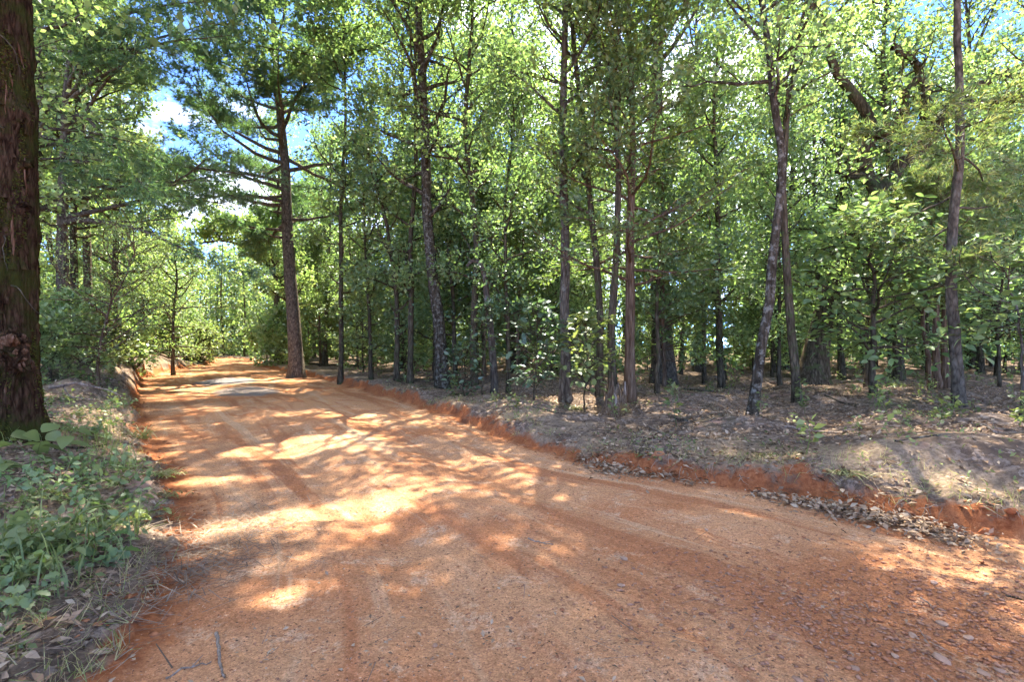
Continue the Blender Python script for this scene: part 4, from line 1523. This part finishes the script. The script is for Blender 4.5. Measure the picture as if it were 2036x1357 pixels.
for q, (px, py) in enumerate(WL):
    plant("weed_plant", ("leafy weed in the left bank patch, " + ("by the border" if px < 65 else "beside the oak seedlings" if py > 1030 else "below the big leaved plants" if py < 970 else "on the road side of the patch" if px > 180 else "amid the patch")) if py > 900 else "leafy green weed on the left bank, " + ("close to the mossy old trunk" if px < 175 else "by the road edge behind the grass tuft"), "weed",
          ground(px, py), 9, 8, .045 + .02 * rng.random(), .20 + .16 * rng.random(), ('weed', 'leaf', 'weed', 'leaf_yellow')[q % 4], 320 + q, q % 3 == 0, .45, .7,
          "weeds on the lower left bank" if py > 900 else "weeds beside the mossy old trunk")
plant("seedling", "small green seedling among the leaves at the lower left corner", "seedling", ground(20, 1300), 3, 5, .08, .12, 'weed', 361, False, .6, 1.0)
plant("weed_plant", "green weed on the brown leaf drift at the foot of the right bank", "weed", ground(1292, 930), 3, 3, .09, .12, 'weed', 362, False, .6, .9)


def grass(name, label, g, n, L_, seed, lean=.5, mat='grass', heads=False):
    rng = np.random.default_rng(seed)
    Vs, Fs, o_ = [], [], 0
    for q in range(n):
        a = rng.random() * 6.28
        p = np.array([rng.normal() * .07, rng.normal() * .07, -.01])
        d = nrm(np.array([math.cos(a) * lean, math.sin(a) * lean, 1.0]))
        ln = L_ * (.6 + .6 * rng.random())
        s = nrm(np.cross(d, [0, 0, 1]))
        wd = .005 + .003 * rng.random()
        for t in range(6):
            wt = wd * (1 - (t / 5) ** 2 * .9)
            Vs += [p - s * wt, p + s * wt]
            d = nrm(d + np.array([math.cos(a) * .16, math.sin(a) * .16, -.22 * lean - .06 * t * .6]))
            p = p + d * ln / 5
        for t in range(5):
            Fs.append((o_ + 2 * t, o_ + 2 * t + 1, o_ + 2 * t + 3, o_ + 2 * t + 2))
        o_ += 12
    me = mesh_np("grass_tuft", np.array(Vs), Fs, None, True)
    return tag(obj(name, me, M[mat], None, tuple(g)), label, "grass tuft")


grass("grass_tuft", "tall arching grass tuft on the edge of the left bank, against the road", ground(282, 872), 60, .42, 401, .55)
grass("grass_tuft", "small bright feathery tuft overhanging the road from the left bank", ground(325, 945), 90, .20, 402, .8, 'grass')
grass("grass_tuft", "thin grass tuft on the left bank above the feathery tuft", ground(330, 985), 40, .16, 403, .8, 'grass')
grass("grass_tuft", "yellowing grass tuft on the right bank left of the rotten stump", ground(1150, 815), 60, .28, 404, .6, 'grass')
grass("grass_tuft", "dry grass tuft hanging over the clay face at the right, above the leaf drift", ground(1690, 965), 50, .22, 405, .9, 'grass')
print("plants", time.time() - T0)

# ------------------------------------------------------------------ litter, pebbles, sticks, stones
rng = np.random.default_rng(95)


def scatter(n, rmin, rmax, amax=52, p=1.6):
    r = rmin + (rmax - rmin) * rng.random(n) ** p
    a = np.radians((rng.random(n) * 2 - 1) * amax)
    return r * np.sin(a), r * np.cos(a)


x, y = scatter(70000, 1.9, 17, 50, 1.2)
z, d0, _ = terrain(x, y)
lm = fbm(x, y, .8, 3, 71)
kp = (d0 > .10 + .3 * rng.random(len(x)) ** 2) & (rng.random(len(x)) < sstep(-.30, .25, lm + .35 * sstep(1.5, 4, d0)) * .9 + .1)
x, y, z = x[kp], y[kp], z[kp]
# leaf drifts at the foot of the right bank, sprinkling on the road
px_d = []
for (p0, p1, n_) in (((1150, 915), (1260, 952), 420), ((1260, 945), (1400, 960), 240), ((1500, 985), (1620, 1010), 260), ((1620, 1010), (1800, 1045), 900), ((1780, 1040), (1930, 1085), 620), ((1180, 905), (1250, 930), 200)):
    a, b_ = ground(*p0), ground(*p1)
    t = rng.random(n_)
    px_d.append(a[:2] + (b_[:2] - a[:2]) * t[:, None] + rng.normal(size=(n_, 2)) * (.05 + .13 * rng.random((n_, 1)) ** 2 + .12 * (rng.random((n_, 1)) < .2)))
dr = np.vstack(px_d)
zd = terrain(dr[:, 0], dr[:, 1])[0] + np.abs(rng.normal(size=len(dr))) * .025
xr, yr = scatter(9000, 1.9, 15, 50, 1.25)
zr, dr0, _ = terrain(xr, yr)
kr = (dr0 < .1) & (rng.random(len(xr)) < np.where(dr0 > -.7, .8, .25 + .6 * (fbm(xr, yr, .7, 3, 91) > .1)))
X = np.concatenate([x, dr[:, 0], xr[kr]])
Y = np.concatenate([y, dr[:, 1], yr[kr]])
Zt = np.concatenate([z, zd, zr[kr]])
P = np.stack([X, Y, Zt + .006 + .02 * rng.random(len(X)) ** 2], 1)
V, F = leaf_quads(P, np.where(np.arange(len(P)) >= len(x) + len(dr), .008 + .032 * rng.random(len(P)) ** 4, .02 + .065 * rng.random(len(P)) ** 1.5), rng, None, 2.0, .5, .10, 1.0)
tag(obj("leaf_litter", mesh_np("leaf_litter", V, F), M['litter']), "dry brown leaves covering the forest floor and drifted along the bank", None, None, "stuff")

# pine straw on the left bank and twigs everywhere
x, y = scatter(7000, 1.9, 13, 50, 1.2)
z, d0, _ = terrain(x, y)
kp = (d0 > .05)
kp |= rng.random(len(x)) < .04
x, y, z = x[kp], y[kp], z[kp]
n = len(x)
xs, ys = rng.normal(size=1500) * .24 - 2.1, rng.normal(size=1500) * .5 + 3.4
zs = terrain(xs, ys)[0]
x, y, z = np.append(x, xs), np.append(y, ys), np.append(z, zs)
n = len(x)
a = rng.random(n) * 6.28
Ln = .08 + .16 * rng.random(n)
Dn = np.stack([np.cos(a), np.sin(a), .10 * rng.normal(size=n)], 1)
sN = np.stack([-np.sin(a), np.cos(a), 0 * a], 1)
wd = (.0018 + .0025 * rng.random(n) ** 3)[:, None]
P = np.stack([x, y, z + .012 + .02 * rng.random(n)], 1)
V = np.stack([P - sN * wd, P + sN * wd, P + Dn * Ln[:, None] + sN * wd * .6, P + Dn * Ln[:, None] - sN * wd * .6], 1).reshape(-1, 3)
tag(obj("pine_straw", mesh_np("pine_straw", V, np.arange(4 * n).reshape(-1, 4)), M['twig']), "fallen needles and thin twigs strewn over the ground", None, None, "stuff")

# low green cover and grass
x, y = scatter(13000, 3, 20, 50, 1.1)
z, d0, _ = terrain(x, y)
g_ = fbm(x, y, .55, 3, 81)
kp = (d0 > .35) & (g_ > .12 - .25 * (d0 < 1.4) - .25 * (x < -3))
x, y, z = x[kp], y[kp], z[kp]
P = np.stack([x, y, z + .03 + .05 * rng.random(len(x))], 1)
V, F = leaf_quads(P, .025 + .04 * rng.random(len(P)), rng, None, .7, .45, .1, 1.0)
tag(obj("ground_cover", mesh_np("ground_cover", V, F), M['weed']), "low green ground cover growing through the leaves", None, None, "stuff")
x, y = scatter(20000, 2.5, 16, 50, 1.1)
z, d0, _ = terrain(x, y)
kp = (d0 > .10) & (d0 < .8) & (fbm(x, y, .9, 3, 83) > -.15)
x, y, z = x[kp], y[kp], z[kp]
n = len(x)
V, F = needle_tris(np.stack([x, y, z - .005], 1), np.tile([[0, 0, .6]], (n, 1)), .13, .005, 3, rng, .7)
tag(obj("bank_grass", mesh_np("bank_grass", V, None, F), M['grass']), "short dry grass along the lips of the banks", None, None, "stuff")

# tall grass and weeds of the left verge
n = 3000
x = -2.2 - 3.2 * rng.random(n) ** 1.1
y = 2.2 + 7.5 * rng.random(n)
z, d0, _ = terrain(x, y)
kp = (d0 > .35) & (d0 < 3) & (fbm(x, y, .9, 3, 84) > -.12)
x, y, z = x[kp], y[kp], z[kp]
n = len(x)
a = rng.random(n) * 6.28
hd = np.stack([np.cos(a), np.sin(a), 0 * a], 1)
sd = np.stack([-np.sin(a), np.cos(a), 0 * a], 1)
ln = (.14 + .24 * rng.random(n) ** 1.5)[:, None]
wd = (.0025 + .003 * rng.random(n))[:, None]
bend = (.2 + .8 * rng.random(n))[:, None]
P0 = np.stack([x, y, z - .01], 1)
V = []
for t, wf in ((0, 1), (.35, 1), (.7, .75), (1, .15)):
    c = P0 + np.array([0, 0, 1.0]) * ln * (t - .35 * bend * t * t) + hd * ln * bend * .6 * t * t
    V += [c - sd * wd * wf, c + sd * wd * wf]
V = np.stack(V, 1)
q0 = np.array([(0, 1, 3, 2), (2, 3, 5, 4), (4, 5, 7, 6)])
tag(obj("verge_grass", mesh_np("verge_grass", V.reshape(-1, 3), (q0[None] + (np.arange(n) * 8)[:, None, None]).reshape(-1, 4)), M['weed']), "tall thin grass among the weeds of the left verge", None, None, "stuff")
# thin roots hanging from the lip of the right bank
w = Wood()
nR = 0
while nR < 160:
    t = rng.random()
    i_ = int(len(EDGE_R) * (.10 + .30 * t))
    e = EDGE_R[i_] + (EDGE_R[i_ + 1] - EDGE_R[i_]) * rng.random() + rng.normal(size=2) * .12
    zt, dt, _ = terrain([e[0]], [e[1]])
    if not (.05 < dt[0] < .3):
        continue
    p = np.array([e[0], e[1], zt[0] + .01])
    d = nrm(np.array([rng.normal() - .3, rng.normal() - .8, .1]))
    pts = [p]
    for _ in range(5):
        d = nrm(d + rng.normal(size=3) * .35 + np.array([0, -.1, -.25]))
        pts.append(pts[-1] + d * .035)
    w.add(pts, np.linspace(.004, .0012, 6), 4)
    nR += 1
tag(obj("bank_roots", w.mesh("bank_roots"), M['twig']), "thin roots hanging from the eroded lip of the right bank", None, None, "stuff")

# pebbles
OCT_V = np.array([(1, 0, 0), (.3, .9, .1), (-.8, .5, 0), (-.7, -.6, .1), (.4, -.8, 0), (.1, 0, .55), (-.1, .1, -.5)])
OCT_F = np.array([(0, 1, 5), (1, 2, 5), (2, 3, 5), (3, 4, 5), (4, 0, 5), (1, 0, 6), (2, 1, 6), (3, 2, 6), (4, 3, 6), (0, 4, 6)])


def stones(x, y, z, s):
    n = len(x)
    a = rng.random(n) * 6.28
    B = OCT_V[None] * (1 + .35 * rng.normal(size=(n, 7, 3)).clip(-1, 1)) * s[:, None, None]
    ca, sa = np.cos(a)[:, None], np.sin(a)[:, None]
    Vx = B[..., 0] * ca - B[..., 1] * sa * .7
    Vy = B[..., 0] * sa + B[..., 1] * ca * .7
    V = np.stack([Vx + x[:, None], Vy + y[:, None], B[..., 2] * .6 + z[:, None]], -1)
    return V.reshape(-1, 3), (OCT_F[None] + (np.arange(n) * 7)[:, None, None]).reshape(-1, 3)


x, y = scatter(13000, 1.9, 16, 50, 1.35)
s = .003 + .010 * rng.random(len(x)) ** 4
xs, ys = rng.normal(size=5200) * .75 + 2.1, rng.normal(size=5200) * .42 + 2.6
ss = .004 + .018 * rng.random(5200) ** 3
x, y, s = np.append(x, xs), np.append(y, ys), np.append(s, ss)
z, d0, _ = terrain(x, y)
kp = d0 < .2
x, y, z, s = x[kp], y[kp], z[kp], s[kp]
V, F = stones(x, y, z + s * .25, s)
tag(obj("pebbles", mesh_np("pebbles", V, None, F), M['pebble']), "small reddish pebbles strewn over the dirt road", None, None, "stuff")
# clods in the bank face
x, y = scatter(16000, 3, 16, 50, 1.0)
z, d0, _ = terrain(x, y)
kp = (d0 > -.12) & (d0 < .34)
x, y, z = x[kp], y[kp], z[kp]
s = .012 + .03 * rng.random(len(x)) ** 3
V, F = stones(x, y, z, s)
M['clod'] = rand_mat("clay_clods", [(.21, .078, .035), (.28, .11, .05), (.34, .15, .075)])
tag(obj("clay_crumbs", mesh_np("clay_crumbs", V, None, F), M['clod']), "crumbs of red clay along the eroded bank faces", None, None, "stuff")


def stone_mesh(rng, s, flat=.4, npt=26):
    import bmesh
    bm = bmesh.new()
    p = nrm(rng.normal(size=(npt, 3))) * np.array([1, .72, flat]) * s
    p = p * (.82 + .3 * rng.random((npt, 1)))
    vs = [bm.verts.new(tuple(v)) for v in p]
    r = bmesh.ops.convex_hull(bm, input=vs)
    bmesh.ops.delete(bm, geom=[v for v in bm.verts if not v.link_faces], context='VERTS')
    me = bpy.data.meshes.new("stone")
    bm.to_mesh(me)
    bm.free()
    return me


for q, (px, py, wpx, lab) in enumerate(((1872, 1312, 34, "largest flat grey stone in the gravel at the lower right"), (1780, 1305, 20, "rounded stone left of the largest flat stone in the lower right gravel"), (1955, 1338, 24, "pale stone nearest the lower right corner"),
                                        (1925, 1270, 22, "brown stone in the gravel above the largest flat stone"), (1815, 1262, 24, "orange brown stone on the left of the lower right gravel"), (1875, 1243, 24, "flat grey stone at the top of the lower right gravel"),
                                        (1990, 1335, 20, "small round stone at the right end of the lower right gravel"), (1700, 1330, 20, "grey flat stone at the left end of the lower right gravel"), (1857, 1160, 16, "single small stone on the smooth right part of the road"),
                                        (1405, 1055, 10, "small yellowish stone in the middle of the road"), (865, 1285, 14, "small pale stone near the bottom of the road"), (1235, 1165, 16, "dark clod of dirt in the middle foreground of the road"),
                                        (1585, 1400, 22, "stone at the bottom border in the gravel"), (1240, 1112, 18, "small grey stone in the road centre"))):
    g = ground(px, min(py, 1352))
    r2 = np.random.default_rng(500 + q)
    o = obj("stone", stone_mesh(r2, wpx * .5 / FPX * g[1] * 1.1), M['stone'], None, (g[0], g[1], g[2] + .004))
    o.rotation_euler = (r2.normal() * .1, r2.normal() * .1, r2.random() * 6)
    tag(o, lab, "stone")
for q, (px, py, wpx, lab) in enumerate(((1905, 1043, 34, "large clod of red clay fallen from the bank at the right border"), (1960, 1058, 40, "slab of red clay broken from the bank, right of the large clod"), (1310, 905, 30, "clod of clay on the right bank above the leaf drift"),
                                        (275, 965, 50, "flat sandy slab on the lip of the left bank"), (2012, 1016, 30, "red clay lump in the bank at the right border"))):
    g = ground(px, py)
    r2 = np.random.default_rng(530 + q)
    o = obj("clay_clod", stone_mesh(r2, wpx * .5 / FPX * g[1], .55, 22), M['clod'] if q != 3 else M['stone'], None, (g[0], g[1], g[2] - .005))
    o.rotation_euler = (r2.normal() * .2, r2.normal() * .2, r2.random() * 6)
    tag(o, lab, "clay clod")


def stick(label, pts, r, seed, mat='dead_wood', fork=True, name="fallen_stick", cat="stick"):
    rng = np.random.default_rng(seed)
    G = np.array([ground(*p) for p in pts])
    G[:, 2] += r * .7
    C = crom([tuple(g) for g in G], 5)
    C[1:-1] += rng.normal(size=C[1:-1].shape) * r * .5
    o0 = C[0].copy()
    w = Wood()
    w.add(C - o0, np.linspace(r, r * .5, len(C)), 7, .25, rng)
    if fork:
        p0 = interp(C, .6) - o0
        d = nrm(C[-1] - C[0] + rng.normal(size=3) * np.array([.8, .8, .05]) * np.linalg.norm(C[-1] - C[0]))
        ln = np.linalg.norm(C[-1] - C[0]) * .35
        w.add([p0, p0 + d * ln * .5 + [0, 0, .01], p0 + d * ln + [0, 0, .02]], [r * .6, r * .45, r * .2], 5)
    return tag(obj(name, w.mesh(name), M[mat], None, tuple(o0)), label, cat)


stick("pale bent stick lying on the road at the bottom border, lower left", [(430, 1262), (436, 1310), (447, 1350)], .009, 601, fork=False)
stick("thin forked twig on the road left of the pale bent stick", [(330, 1350), (370, 1330), (420, 1318)], .005, 602)
stick("small pale twig in the road centre", [(1050, 1072), (1075, 1080), (1100, 1084)], .006, 603)
stick("dark thin twig on the right side of the road near the border", [(2000, 1186), (2018, 1190), (2034, 1194)], .006, 604, 'bark_dark', False)
stick("short straw coloured twig in the right part of the road", [(1830, 1190), (1850, 1205), (1855, 1215)], .004, 605, fork=False)
stick("grey branch lying by the left border on the leaf litter", [(0, 1215), (60, 1175), (120, 1150)], .014, 606, fork=False)
stick("short brown stick on the edge of the left bank, lower left", [(165, 1290), (178, 1278), (190, 1268)], .008, 607, fork=False)
stick("fallen dark stick on the left bank beside the mossy old trunk", [(110, 895), (160, 893), (205, 888)], .016, 608, 'bark_dark')
stick("long dead branch on the forest floor right of the tall pine", [(610, 726), (680, 728), (740, 722), (790, 716)], .05, 609, 'bark_dark', True, "fallen_branch", "branch")
stick("pale fallen log deep in the woods left of the big old oak", [(1530, 762), (1570, 764), (1610, 762)], .05, 610, 'dead_wood', False, "fallen_log", "log")
stick("pale fallen log in the woods right of the big old oak", [(1670, 764), (1700, 768), (1740, 764)], .05, 611, 'dead_wood', True, "fallen_log", "log")
stick("dark fallen branch on the forest floor in front of the forked tree", [(1640, 800), (1690, 806), (1760, 812)], .02, 612, 'bark_dark', True, "fallen_branch", "branch")
for q, (pts, r_, lab) in enumerate((([(1330, 830), (1385, 842), (1440, 838)], .014, "grey stick on the leaf litter left of the leaning tree's foot"), ([(1560, 850), (1640, 862), (1700, 858)], .016, "forked grey stick on bare soil right of the leaning tree's foot"),
                                  ([(1780, 880), (1850, 872), (1890, 880)], .013, "thin stick on the right bank below the slender pine"), ([(1940, 850), (1990, 862), (2036, 858)], .018, "dark stick on the forest floor at the right border"),
                                  ([(1060, 810), (1100, 822), (1140, 826)], .016, "stick lying on the right bank left of the rotten stump"), ([(1290, 850), (1330, 868), (1350, 880)], .010, "short crooked stick on the bank right of the rotten stump"),
                                  ([(1360, 775), (1420, 781), (1480, 778)], .028, "fallen branch behind the foot of the leaning tree"), ([(1800, 790), (1850, 800), (1885, 796)], .024, "fallen branch just left of the slender pine's foot"))):
    stick(lab, pts, r_, 620 + q, 'dead_wood' if q % 2 else 'bark', True, "fallen_stick" if q < 6 else "fallen_branch", "stick" if q < 6 else "branch")
# dead limb sticking out from the foot of the old trunk
b = ground(95, 850)
P = np.array([at(100, 772, 6.4), at(125, 768, 6.4), at(150, 762, 6.45), at(180, 768, 6.5), at(215, 776, 6.55), at(242, 788, 6.6)])
root = tag(obj("fallen_branch", None or (lambda w: (w.add(P - P[0], [.024, .02, .017, .012, .008, .004], 7, .2, rng), w.add(np.array([P[1], at(140, 790, 6.3), at(190, 796, 6.3)]) - P[0], [.012, .008, .004], 5), w.mesh("fallen_branch"))[-1])(Wood()), M['dead_wood'], None, tuple(P[0])),
           "pale dead branch propped against the foot of the mossy old trunk", "branch")

_t = {}
for _m in bpy.data.meshes:
    _k = _m.name.split('.')[0]
    _t[_k] = _t.get(_k, 0) + len(_m.loops) - 2 * len(_m.polygons)
print(sorted(_t.items(), key=lambda q: -q[1])[:12])
tris = sum(len(m.loops) - 2 * len(m.polygons) for m in bpy.data.meshes)
print("triangles", tris, "objects", len(bpy.data.objects), "time", time.time() - T0)
